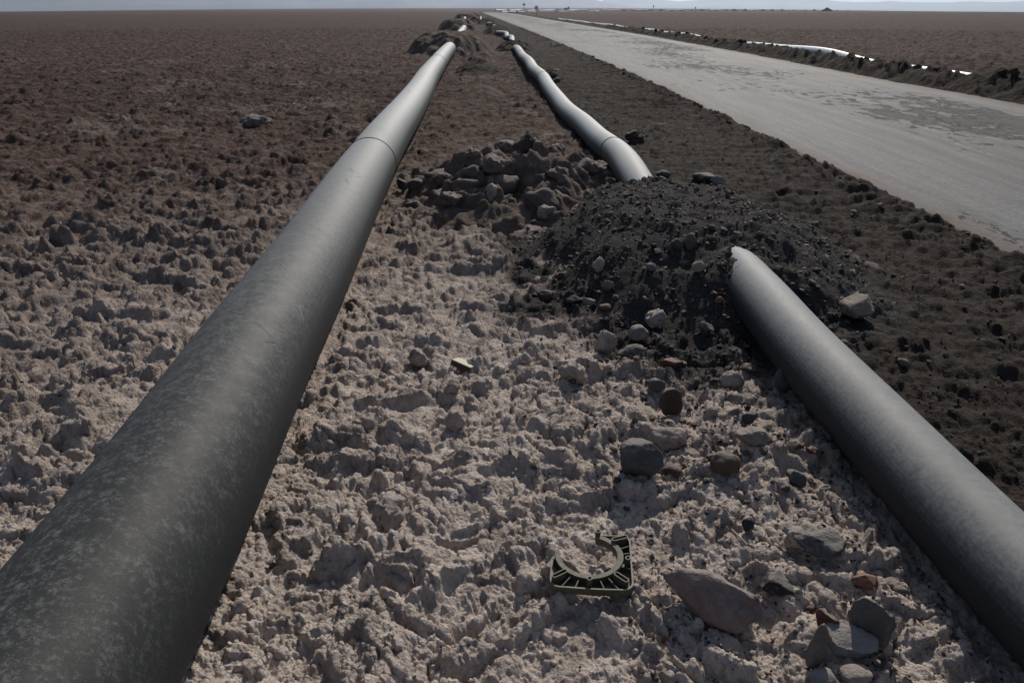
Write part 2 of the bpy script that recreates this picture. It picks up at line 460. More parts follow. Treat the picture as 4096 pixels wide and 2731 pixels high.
def road_material():
    t = NT('worn_salt_road')
    mp = t.n('ShaderNodeMapping'); mp.inputs['Scale'].default_value = (1.0, 0.42, 1.0); t.l(t.co, mp.inputs[0])
    s = t.n('ShaderNodeMapping'); s.inputs['Scale'].default_value = (1.6, 0.10, 1.0); t.l(t.co, s.inputs[0])
    st = t.noise(3.0, 10, 0.75, s.outputs[0])
    p = t.noise(4.6, 10, 0.72, mp.outputs[0], 0.4)
    big = t.noise(0.30, 3, 0.5, mp.outputs[0])
    wear = t.math('ADD', p, t.math('MULTIPLY', t.math('SUBTRACT', big, 0.5), 0.9))
    lane = t.ramp(t.attr('across'), [(0.0, 0.35), (0.10, 0.0), (0.30, 0.25), (0.48, 0.9), (0.80, 1.0), (0.90, 0.0), (1.0, 0.5)])
    wear = t.math('ADD', wear, t.math('MULTIPLY', t.math('SUBTRACT', lane, 0.72), 0.16))
    mask = t.ramp(wear, [(0.575, 0.0), (0.635, 1.0)])
    fine = t.noise(26.0, 5, 0.7)
    base = t.ramp(st, [(0.34, (0.055, 0.0555, 0.0545)), (0.50, (0.100, 0.1005, 0.0985)), (0.66, (0.175, 0.175, 0.170))])
    worn = t.ramp(fine, [(0.3, (0.058, 0.055, 0.051)), (0.7, (0.115, 0.110, 0.104))])
    base = t.mix(t.ramp(t.attr('across'), [(0.0, 0.0), (0.14, 0.5), (0.28, 0.1), (0.55, 0.0), (0.84, 0.1), (0.90, 0.55), (1.0, 0.0)]), base, (0.185, 0.184, 0.178))
    c = t.mix(t.math('MULTIPLY', mask, 0.7), base, worn)
    c = t.mix(t.ramp(fine, [(0.47, 0.0), (0.62, 0.6)]), c, (0.060, 0.058, 0.055))
    c = t.mix(t.ramp(t.attr('edge'), [(0.0, 0.0), (1.0, 1.0)]), c, (0.10, 0.072, 0.056))
    t.col(c)
    b = t.bump(fine, 0.8, 0.02)
    b = t.bump(st, 0.5, 0.05, b)
    b = t.bump(mask, 0.9, -0.03, b)
    b = t.bump(t.noise(5.0, 5, 0.6, mp.outputs[0]), 0.35, 0.02, b)
    t.l(b, t.b.inputs['Normal'])
    t.l(t.ramp(mask, [(0, 0.72), (1, 0.88)]), t.b.inputs['Roughness'])
    t.b.inputs['Specular IOR Level'].default_value = 0.16
    return t.m
M_ROAD = road_material()

# ------------------------------------------------------------------ ground
def row_radii(r0, r1, kpx, kfeat):
    out = [r0]; r = r0
    while r < r1:
        r += min(r * math.hypot(r, 1.6) / (1.6 * 796) * kpx, kfeat * r)
        out.append(r)
    return np.array(out)

def polar(az, rad):
    A, Q = np.meshgrid(az, rad)
    x = (Q * np.sin(A)).ravel(); y = (Q * np.cos(A)).ravel()
    n, m = len(rad), len(az)
    i = np.arange(n * m).reshape(n, m)
    F = np.stack([i[:-1, :-1].ravel(), i[:-1, 1:].ravel(), i[1:, 1:].ravel(), i[1:, :-1].ravel()], 1)
    return x, y, F

def ground_attrs(x, y, verge, bank):
    r = np.hypot(x, y)
    n = fbm(x * 0.45, y * 0.45, 3)
    pale = 1.0 - sst(0.3, 12.0, r + 1.8 * n + 1.2 * sst(-1.0, -2.5, x))
    pale = np.clip(pale, 0, 1) ** 1.3
    pale = np.where(r > 25, pale * 0 , pale)
    pale += 0.16 * sst(0.0, 0.7, n) * sst(60, 10, r)
    earth = (verge | bank).astype(np.float32)
    s = x - xr(y)
    # dust thrown over the crust beside the right-hand pipe
    left = np.where(y < 190, herm(PR, np.clip(y, -2, 190), 1), xl(y) - 1)
    near_r = sst(0.9, 0.1, left - x) * sst(0.0, 1.0, y) * 0.42 * (y < 30)
    earth = np.maximum(earth, near_r + 0.25 * n * near_r)
    dg = np.hypot((x - GRAVEL[0] + 0.1) / 1.5, (y - GRAVEL[1] + 0.3) / 2.1)
    grav = sst(1.12, 0.55, dg + 0.20 * fbm(x * 2, y * 2, 3))
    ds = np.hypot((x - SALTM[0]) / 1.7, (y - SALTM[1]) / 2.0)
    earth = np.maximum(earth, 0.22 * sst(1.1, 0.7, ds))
    far = 0.45 * sst(6, 20, r) + 0.55 * sst(30, 90, r)
    return pale, earth, grav, far

def build_ground(az, rad, near, names, z_off=0.0):
    x, y, F = polar(az, rad)
    h, verge, bank = ground(x, y, near)
    P = np.stack([x, y, h], 1)
    if near:
        G = P.reshape(len(rad), len(az), 3)
        N = np.cross(np.gradient(G, axis=1), np.gradient(G, axis=0)).reshape(-1, 3)
        N /= np.linalg.norm(N, axis=1)[:, None]
        N[N[:, 2] < 0] *= -1
        salt = np.where(verge | bank, 0.0, 1.0)
        on_road = (x > xl(y) + 0.05) & (x < xr(y) - 0.05)
        k = knobs(x, y, h, salt, np.hypot(x, y)) * ~on_road
        P = P + N * k[:, None]
        P[:, 1] -= 0.10 * np.clip(h - 0.02, 0, 0.12)        # crusts lean a little
    V = P + np.array([0, 0, z_off])
    at = ground_attrs(x, y, verge, bank)
    zone = np.where(bank, 2, np.where(verge, 1, 0))
    zf = zone[F[:, 0]]
    road = (x > xl(y) + 0.25) & (x < xr(y) - 0.25) & (y < 440) & (y > -8)
    keep = ~road[F].all(1)
    for zi, name in enumerate(names):
        if name is None: continue
        f = F[(zf == zi) & keep]
        if not len(f): continue
        used, inv = np.unique(f.ravel(), return_inverse=True)
        me = mesh_np(name, V[used], inv.reshape(-1, 4)[:, ::-1], M_GROUND)
        for an, av in zip(('pale', 'earth', 'gravel', 'far'), at):
            fattr(me, an, av[used])
        tag(link(name, me), kind='structure')

QUAL = 1.0
AZ = R(57)
rad = row_radii(1.02, 4.2, 1.35 / QUAL, 0.0046 / QUAL)
rad = np.concatenate([rad, row_radii(rad[-1], 78, 9, 0.0046 / QUAL)[1:]])
build_ground(np.linspace(-AZ, AZ, int(1060 * QUAL)), rad, True, ['salt_flat', 'earth_verge', 'earth_bank'])
NROWS = len(rad)
far_rad = np.concatenate([np.arange(74, 480, 3.0), np.geomspace(481, 24000, 90)])
build_ground(np.linspace(-R(80), R(80), 460), far_rad, False, ['far_salt_flat', 'far_earth_verge', 'far_earth_bank'], -0.06)
# ground behind and beside the camera
build_ground(np.linspace(AZ - 0.003, 2 * math.pi - AZ + 0.003, 300), np.concatenate([np.linspace(1.02, 8, 90), np.geomspace(8.1, 78, 80)]), False, ['side_salt_flat', 'side_earth_verge', 'side_earth_bank'], -0.01)
build_ground(np.linspace(0, 2 * math.pi, 160), np.linspace(0.02, 1.03, 40), False, ['foot_salt_flat', 'foot_earth_verge', None], -0.01)
build_ground(np.linspace(R(79), R(281), 120), np.geomspace(74, 24000, 60), False, ['back_salt_flat', None, None], -0.06)

# road sheet
ys = np.concatenate([np.arange(-8, 30, 0.12), np.geomspace(30.2, 430, 260)])
us = np.linspace(0, 1, 60)
YY, UU = np.meshgrid(ys, us, indexing='ij')
eL = 0.10 * fbm(ys * 0.9, ys * 0 + 2.0, 3) + 0.05 * perlin(ys * 5, ys * 0); eR = 0.12 * fbm(ys * 0.7, ys * 0 + 9.0, 3)
XL = xl(ys) - 0.12 + eL; XR = xr(ys) + 0.22 + eR
XX = XL[:, None] + (XR - XL)[:, None] * UU
ZZ = 0.012 + 0.05 * np.sin(np.pi * UU) ** 0.7 * 0.6 + 0.012 * fbm((XX * 0.6).ravel(), (YY * 0.2).ravel(), 3).reshape(XX.shape)
ZZ[:, 0] -= 0.10; ZZ[:, -1] -= 0.10
# sweep on round the bend to the right
bend = []
for k in range(1, 61):
    a = k / 60 * R(78)
    bend.append((math.sin(a), 1 - math.cos(a), a))
cx0 = 0.5 * (XL[-1] + XR[-1]); wid = XR[-1] - XL[-1]
hd = math.atan2(-0.052, 1.0)
i = np.arange(XX.size).reshape(XX.shape)
V = np.stack([XX.ravel(), YY.ravel(), (ZZ + lay(XX, YY)).ravel()], 1)
ed = np.maximum(sst(0.45, 0.1, (XX - XL[:, None]).ravel()), 0.95 * sst(0.75, 0.25, (XR[:, None] - XX).ravel() + 0.2 * perlin(YY.ravel(), XX.ravel())))
rows = [i]
RB = 95.0
Vb, eb = [], []
for k, (sn, cs, a) in enumerate(bend):
    px = cx0 + RB * cs; py = 430 + RB * sn
    for u in us:
        off = (u - 0.5) * wid
        X_ = px + off * math.cos(a) + hd * 0; Y_ = py - off * math.sin(a)
        Vb.append((X_, Y_, 0.05)); eb.append(0.0)
for k in range(1, 40):
    a = bend[-1][2]
    px = cx0 + RB * bend[-1][1] + math.sin(a) * k * 20; py = 430 + RB * bend[-1][0] + math.cos(a) * k * 20
    for u in us:
        off = (u - 0.5) * wid
        Vb.append((px + off * math.cos(a), py - off * math.sin(a), 0.05)); eb.append(0.0)
Vb = np.array(Vb); Vb[:, 2] += lay(Vb[:, 0], Vb[:, 1])
V = np.concatenate([V, Vb]); ed = np.concatenate([ed, np.array(eb)])
i = np.arange(len(V)).reshape(-1, len(us))
F = np.stack([i[:-1, :-1].ravel(), i[:-1, 1:].ravel(), i[1:, 1:].ravel(), i[1:, :-1].ravel()], 1)
me = mesh_np('road', V, F, M_ROAD)
fattr(me, 'edge', ed); fattr(me, 'across', np.tile(us, len(V) // len(us)))
tag(link('road', me), kind='structure')

# ------------------------------------------------------------------ pipelines
def tube(name, P, rad, y0, y1, mat, parent, step, seg=56, cap=True):
    n = max(6, int((y1 - y0) / step) + 1)
    y = np.linspace(y0, y1, n)
    C = np.stack([herm(P, y, 1), y, herm(P, y, 2) + rad + lay(herm(P, y, 1), y)], 1)
    T = np.gradient(C, axis=0); T /= np.linalg.norm(T, axis=1)[:, None]
    S = np.cross(T, np.array([0, 0, 1.0])); S /= np.linalg.norm(S, axis=1)[:, None]
    U = np.cross(S, T)
    th = np.linspace(0, 2 * np.pi, seg, endpoint=False)
    V = C[:, None] + rad * (np.cos(th)[None, :, None] * S[:, None] + np.sin(th)[None, :, None] * U[:, None])
    i = np.arange(n * seg).reshape(n, seg); j = np.roll(i, -1, axis=1)
    F = np.stack([i[:-1].ravel(), j[:-1].ravel(), j[1:].ravel(), i[1:].ravel()], 1)
    me = mesh_np(name, V.reshape(-1, 3), F, mat)
    r = np.repeat(np.hypot(C[:, 0], C[:, 1]), seg)
    fattr(me, 'dust_and_sheen', np.clip((0.02 + 0.42 * sst(1.6, 7.0, r) + 0.50 * sst(4.5, 13, r)) if rad > 0.2 else (0.36 + 0.28 * sst(1.8, 6.0, r) + 0.42 * sst(4.5, 11, r)), 0, 1))  # paler with distance: grazing sheen put into the colour along with dust
    return link(name, me, parent)

def seam(P, rad, y, parent, wide):
    c = Vector((herm(P, np.array([y]), 1)[0], y, herm(P, np.array([y]), 2)[0] + rad))
    d = Vector((herm(P, np.array([y + .2]), 1)[0] - herm(P, np.array([y - .2]), 1)[0], 0.4, herm(P, np.array([y + .2]), 2)[0] - herm(P, np.array([y - .2]), 2)[0])).normalized()
    bm = bmesh.new()
    M = Matrix.Translation(c) @ d.to_track_quat('Z', 'Y').to_matrix().to_4x4()
    prof = [(0.0, -wide), (0.006, -wide * .8), (0.006, wide * .8), (0.0, wide)]
    rings = []
    for k in range(64):
        a = 2 * math.pi * k / 64
        rings.append([bm.verts.new(M @ Vector(((rad + p - 0.001) * math.cos(a), (rad + p - 0.001) * math.sin(a), q))) for p, q in prof])
    for k in range(64):
        A, B = rings[k], rings[(k + 1) % 64]
        for q in range(3): bm.faces.new((A[q], A[q + 1], B[q + 1], B[q]))
    return bm_obj('weld_seam', bm, M_SEAM, parent, True)

def pipeline(name, label, P, rad, joints, group):
    root = empty(name, (float(P[0, 1]), float(P[0, 0]), 0))
    bpy.context.view_layer.update()
    inv = root.matrix_world.inverted()
    for a, b in zip(joints[:-1], joints[1:]):
        st = 0.08 if a < 12 else (0.25 if a < 60 else 0.8)
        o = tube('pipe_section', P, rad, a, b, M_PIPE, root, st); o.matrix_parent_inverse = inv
    for j in joints[1:-1]:
        o = seam(P, rad, j, root, 0.011 if j < 15 else 0.017); o.matrix_parent_inverse = inv
    tag(root, label, 'pipeline', group)
    return root
pipeline('pipeline', 'thick grey pipeline on the salt crust, left of the two reaching the camera', PL, RL, [-1.5, 7.6, 22.4, 34.5, 47, 60, 72, 84, 96, 108, 120, 132, 144, 156, 170], 'pipelines along the road')
def scuff(root, P, rad, y0, th, L, w, slant, mat, name):
    bm = bmesh.new(); n = 7; rows = []
    for k in range(n):
        u = k / (n - 1); y = y0 + L * (u - 0.5); a = R(th) + slant * (u - 0.5)
        c = np.array([herm(P, np.array([y]), 1)[0], y, herm(P, np.array([y]), 2)[0] + rad])
        hw = w * math.sin(math.pi * (0.12 + 0.76 * u)) / rad
        rows.append([bm.verts.new((c[0] + (rad + 0.0012) * math.cos(a + d), y, c[2] + (rad + 0.0012) * math.sin(a + d))) for d in (-hw, hw)])
    for A_, B_ in zip(rows[:-1], rows[1:]): bm.faces.new((A_[0], A_[1], B_[1], B_[0]))
    bmesh.ops.solidify(bm, geom=bm.faces[:], thickness=0.001)
    o = bm_obj(name, bm, mat, root); o.matrix_parent_inverse = root.matrix_world.inverted()
M_SCUFF = simple('black_scuff', (0.012, 0.012, 0.013), 0.5)
M_SCR = simple('pale_scratch', (0.55, 0.55, 0.53), 0.7)
_root = [o for o in COL.objects if o.get('category') == 'pipeline'][0]
for y0, th, L, w, sl in ((2.86, 66, 0.05, 0.0022, 0.25), (2.84, 58, 0.07, 0.0016, 0.30), (2.78, 50, 0.05, 0.0020, -0.2), (2.55, 60, 0.03, 0.0014, 0.2), (6.0, 80, 0.12, 0.003, 0.25), (5.85, 62, 0.10, 0.003, -0.2),
                         (5.6, 74, 0.16, 0.003, 0.2), (12.4, 86, 0.3, 0.004, 0.2), (4.3, 70, 0.05, 0.002, 0.2)):
    scuff(_root, PL, RL, y0, th, L, w, sl, M_SCUFF, 'scuff_mark')
for y0, th, L, sl in ((8.3, 84, 0.25, 0.5), (8.2, 66, 0.30, 0.45), (7.95, 58, 0.22, 0.5), (8.5, 74, 0.2, 0.4), (3.6, 82, 0.10, 0.3), (3.2, 40, 0.12, 0.3)):
    scuff(_root, PL, RL, y0, th, L, 0.0022, sl, M_SCR, 'scratch')
pipeline('pipeline', 'thinner wavy grey pipeline passing under the dark gravel mound beside the road verge', PR, RR, [-2.0, 9.0, 18.8, 29.2, 39.5, 50, 60, 72, 84, 96, 108, 120, 132, 144, 156, 168, 180, 190], 'pipelines along the road')

# ------------------------------------------------------------------ mounds
def mound_mesh(name, m, kind, step, loose=False):
    nx = int(2.5 * m[2] / step); ny = int(2.5 * m[3] / step)
    gx = m[0] + np.linspace(-1.25 * m[2], 1.25 * m[2], nx); gy = m[1] + np.linspace(-1.25 * m[3], 1.25 * m[3], ny)
    X, Y = np.meshgrid(gx, gy)
    x = X.ravel(); y = Y.ravel()
    d = np.hypot((x - m[0]) / m[2], (y - m[1]) / m[3]) + 0.12 * fbm(x * 1.3 + m[1], y * 1.3, 2)
    top = {'flat': 0.40, 'gravel': 0.32}.get(kind, 0.12)
    h = m[4] * sst(1.0, top, d)
    amp = m[4] / 0.5 * sst(1.0, 0.7, d)
    if kind == 'salt': amp = amp * 1.15
    if kind == 'flat': amp = amp * 0.32
    wx = 0.08 * perlin(x * 3, y * 3); wy = 0.08 * perlin(x * 3 + 9, y * 3)
    if kind == 'gravel':
        h += 0.055 * fbm(x * 1.7, y * 1.7, 4) * amp
        f1, f2, a, b = worley(x * 9 + wx, y * 9 + wy); h += 0.03 * a ** 2 * sst(0.6, 0.2, f1) * amp
    else:
        k = 1.0 if kind == 'salt' else 0.8
        jg = 0.12 * fbm(x * 9, y * 9, 2)
        h += k * 0.10 * (sst(0.0, 0.40, fbm((x + wx) * 1.9, (y + wy) * 1.9 + 4, 3) + jg) - 0.3) * amp
        h += k * 0.06 * sst(0.02, 0.40, fbm((x + wx) * 4.4 + 8, (y + wy) * 4.4, 3) + jg) * amp
        f1, f2, a, b = worley((x + wx) * 5 + 8, (y + wy) * 5); h += k * 0.08 * np.clip(a - 0.4, 0, 1) * sst(0.02, 0.3, f2 - f1) * amp
        f1, f2, a, b = worley((x + wx) * 11, (y + wy) * 11); h += k * 0.028 * a * sst(0.58, 0.25, f1) * amp
    if kind == 'salt':      # the dark cleft in the front of the heap
        h -= 0.20 * sst(0.17, 0.05, np.hypot((x - 0.02) / 1.0, (y - 6.85) / 2.2))
    h = np.where(d > 0.999, -0.09, h - 0.05)
    P = np.stack([x, y, h], 1)
    if step < 0.05:
        G = P.reshape(ny, nx, 3)
        N = np.cross(np.gradient(G, axis=1), np.gradient(G, axis=0)).reshape(-1, 3); N /= np.linalg.norm(N, axis=1)[:, None]
        P = P + N * (knobs(x, y, h, 1.0, 5.0) * 1.0 * sst(1.02, 0.9, d))[:, None]
    P[:, 2] += lay(x, y)
    i = np.arange(nx * ny).reshape(ny, nx)
    F = np.stack([i[:-1, :-1].ravel(), i[:-1, 1:].ravel(), i[1:, 1:].ravel(), i[1:, :-1].ravel()], 1)
    F = F[(d[F] < 1.06).any(1)]
    used, inv = np.unique(F.ravel(), return_inverse=True)
    me = mesh_np(name, P[used], inv.reshape(-1, 4), M_GROUND)
    x, y, d = x[used], y[used], d[used]
    n = fbm(x * 1.5, y * 1.5, 2)
    one = np.ones_like(x)
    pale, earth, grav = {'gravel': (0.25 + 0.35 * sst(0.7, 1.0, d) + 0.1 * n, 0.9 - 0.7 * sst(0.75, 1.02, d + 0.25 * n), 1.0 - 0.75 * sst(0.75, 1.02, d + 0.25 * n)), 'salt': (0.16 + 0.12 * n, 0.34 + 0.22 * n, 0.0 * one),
                         'flat': (0.16 + 0.1 * n, 0.45 + 0.25 * n, 0 * one), 'earth': (0 * one, 1.0 * one, 0 * one), 'brown': (0.05 + 0.1 * n, 0.3 + 0.2 * n, 0 * one)}[kind]
    for an, av in (('pale', pale), ('earth', earth), ('gravel', grav), ('far', 0 * one)): fattr(me, an, av)
    return link(name, me), P

gm, GP = mound_mesh('gravel_mound', GRAVEL, 'gravel', 0.017)
tag(gm, 'dark heap of gravel and earth burying the thinner pipe beside the verge', 'mound')
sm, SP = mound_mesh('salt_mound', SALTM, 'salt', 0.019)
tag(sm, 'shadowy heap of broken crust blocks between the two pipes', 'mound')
HEAPS = [
    ((-2.55, 34.2, 1.9, 3.6, 0.78), 'flat', 'large flat topped earth mound that swallows the end of the thick pipe'),
    ((-4.35, 69, 1.85, 4.0, 0.90), 'flat', 'second flat topped earth mound along the thick pipe, behind the large one'),
    ((-8.0, 152, 2.6, 6.0, 0.95), 'flat', 'farthest low mound on the line of the thick pipe'),
    ((0.10, 36.6, 1.0, 3.0, 0.36), 'earth', 'dark earth heap crossing the wavy pipe at its first far gap'),
    ((-0.98, 60.5, 1.3, 4.2, 0.55), 'earth', 'dark earth heap crossing the wavy pipe at its second far gap'),
    ((-1.6, 79.5, 1.0, 2.4, 0.50), 'earth', 'dark earth heap crossing the wavy pipe at its third far gap'),
    ((-3.0, 103, 1.6, 5.0, 0.55), 'earth', 'dark earth heap crossing the wavy pipe near the road bend'),
    ((-0.95, 23.5, 0.85, 1.9, 0.26), 'earth', 'low dark clod heap lying just right of the end of the thick pipe'),
    ((-1.15, 28.5, 0.8, 1.7, 0.30), 'brown', 'brown clod heap against the right foot of the large flat topped mound'),
    ((-0.55, 17.0, 0.55, 0.9, 0.20), 'brown', 'small brown hump on the crust between the pipes before the mounds'),
    ((-2.4, 46.0, 0.8, 2.2, 0.42), 'earth', 'dark earth clump with a hollow between the two rows of mounds'),
    ((-5.2, 118, 1.2, 2.5, 0.6), 'earth', 'dark clump left of the last visible bits of the wavy pipe'),
    ((-8.6, 186, 2.5, 6.0, 0.8), 'earth', 'dark heap where the wavy pipe disappears towards the bend'),
]
for m, kind, lab in HEAPS:
    o, _ = mound_mesh('earth_mound', m, kind, 0.045 if m[1] < 40 else 0.10)
    tag(o, lab, 'mound', 'earth mounds over the pipes')

# ------------------------------------------------------------------ stones
from mathutils import noise as MN
def rock_bm(seed, W, D, H, form, sub):
    rs = random.Random(seed)
    bm = bmesh.new()
    bmesh.ops.create_icosphere(bm, subdivisions=sub, radius=1.0)
    cuts = []
    nc, lo, hi = {'round': (9, 0.72, 0.96), 'angular': (20, 0.50, 0.84), 'slab': (16, 0.55, 0.88), 'flat': (9, 0.72, 0.95), 'stick': (12, 0.60, 0.9), 'clod': (13, 0.55, 0.92)}[form]
    for _ in range(nc):
        n = Vector((rs.gauss(0, 1), rs.gauss(0, 1), rs.gauss(0, 1))).normalized()
        cuts.append((n, rs.uniform(lo, hi)))
    if form == 'flat': cuts.append((Vector((0.12, -0.25, 1)).normalized(), 0.42))
    if form == 'slab': cuts += [(Vector((0.1, -0.75, 0.7)).normalized(), 0.5), (Vector((-0.1, 0.7, -0.7)).normalized(), 0.6)]
    if form == 'stick': cuts += [(Vector((0, 0.2, 1)).normalized(), 0.5), (Vector((0, -1, 0.2)).normalized(), 0.5)]
    off = Vector((seed * 3.7 % 91, seed * 1.3 % 47, seed * 7.9 % 61))
    for v in bm.verts:
        p = v.co.copy()
        if form in ('round', 'flat'):
            p = Vector([math.copysign(abs(c) ** 0.78, c) for c in p]) * 0.93
        for n, d in cuts:
            e = p.dot(n) - d
            if e > 0: p -= n * e * 0.94
        nn = v.co.normalized()
        a = MN.fractal(p * 1.6 + off, 0.9, 2.1, 4)
        b = MN.fractal(p * 7.0 + off, 0.8, 2.2, 3)
        k = {'round': (0.07, 0.032), 'clod': (0.22, 0.11)}.get(form, (0.095, 0.060))
        p += nn * (k[0] * a + k[1] * b)
        if form == 'clod':
            q = MN.voronoi(p * 3.1 + off)[0][0]
            p += nn * (0.16 * (0.5 - q))
        v.co = p
    xs = [v.co for v in bm.verts]
    mn = [min(c[i] for c in xs) for i in range(3)]; mx = [max(c[i] for c in xs) for i in range(3)]
    for v in bm.verts:
        v.co = Vector(((v.co[i] - (mn[i] + mx[i]) / 2) / (mx[i] - mn[i]) * (W, D, H)[i] for i in range(3)))
        v.co.z += H * 0.5
    return bm

SCOL = {'pinkgrey': (0.20, 0.150, 0.135), 'darkgrey': (0.080, 0.080, 0.079), 'maroon': (0.085, 0.050, 0.045), 'tan': (0.24, 0.195, 0.16), 'red': (0.10, 0.040, 0.030), 'brown': (0.115, 0.078, 0.062),
        'darkbrown': (0.060, 0.045, 0.038), 'greengrey': (0.068, 0.072, 0.067), 'cream': (0.30, 0.255, 0.20), 'orange': (0.19, 0.085, 0.045), 'greybrown': (0.15, 0.125, 0.112), 'black': (0.035, 0.035, 0.038),
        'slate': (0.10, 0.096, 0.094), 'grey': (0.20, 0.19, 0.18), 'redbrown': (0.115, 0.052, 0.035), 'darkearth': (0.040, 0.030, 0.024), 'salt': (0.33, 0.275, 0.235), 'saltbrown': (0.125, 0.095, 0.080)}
def stone_mat(key):
    c = SCOL[key]
    t = NT('stone_' + key)
    n = t.noise(14.0, 6, 0.65); m = t.noise(70, 4, 0.7)
    lo = tuple(v * 0.72 for v in c); hi = tuple(v * 1.35 for v in c)
    k = t.ramp(n, [(0.30, lo), (0.5, c), (0.70, hi)])
    band = t.ramp(t.noise(9.0, 5, 0.7, dist=1.2), [(0.56, 0.0), (0.66, 0.55)])
    alt = {'pinkgrey': (0.14, 0.085, 0.075), 'orange': (0.26, 0.19, 0.15), 'maroon': (0.05, 0.045, 0.045), 'salt': (0.40, 0.345, 0.30), 'redbrown': (0.24, 0.19, 0.15)}.get(key, tuple(min(1, v * 1.25 + 0.01) for v in c))
    k = t.mix(band, k, alt)
    # salt dust specks caught in the grain
    dust_and_sheen = t.ramp(t.noise(95, 5, 0.75), [(0.60, 0.0), (0.72, 0.5)])
    k = t.mix(dust_and_sheen, k, (0.33, 0.285, 0.245))
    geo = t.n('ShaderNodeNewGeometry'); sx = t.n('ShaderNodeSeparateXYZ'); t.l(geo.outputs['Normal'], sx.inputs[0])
    dusty_lit_top = t.ramp(t.math('ADD', sx.outputs[2], t.math('MULTIPLY', t.math('SUBTRACT', m, 0.5), 0.9)), [(0.62, 0.0), (0.95, 0.5)])  # upper faces paled: dust, plus a sunlit look painted into the colour
    k = t.mix(dusty_lit_top, k, (0.30, 0.262, 0.228))
    t.col(k)
    t.set(Roughness=0.85)
    t.b.inputs['Specular IOR Level'].default_value = 0.2
    b = t.bump(m, 0.8, 0.005); b = t.bump(n, 0.8, 0.025, b)
    t.l(b, t.b.inputs['Normal'])
    return t.m
SM = {k: stone_mat(k) for k in SCOL}

_GZ = {}
def seat_z(x, y, w=0.03):
    xs = np.array([x, x - w, x + w, x, x]); ys = np.array([y, y, y, y - w, y + w])
    z = np.sort(ground(xs, ys)[0]); z = float(0.5 * (z[2] + z[3])) + 0.006
    for P in (GP, SP):
        d = np.hypot(P[:, 0] - x, P[:, 1] - y); k = d.argmin()
        if d[k] < 0.05: z = max(z, float(P[k, 2]))
    return z

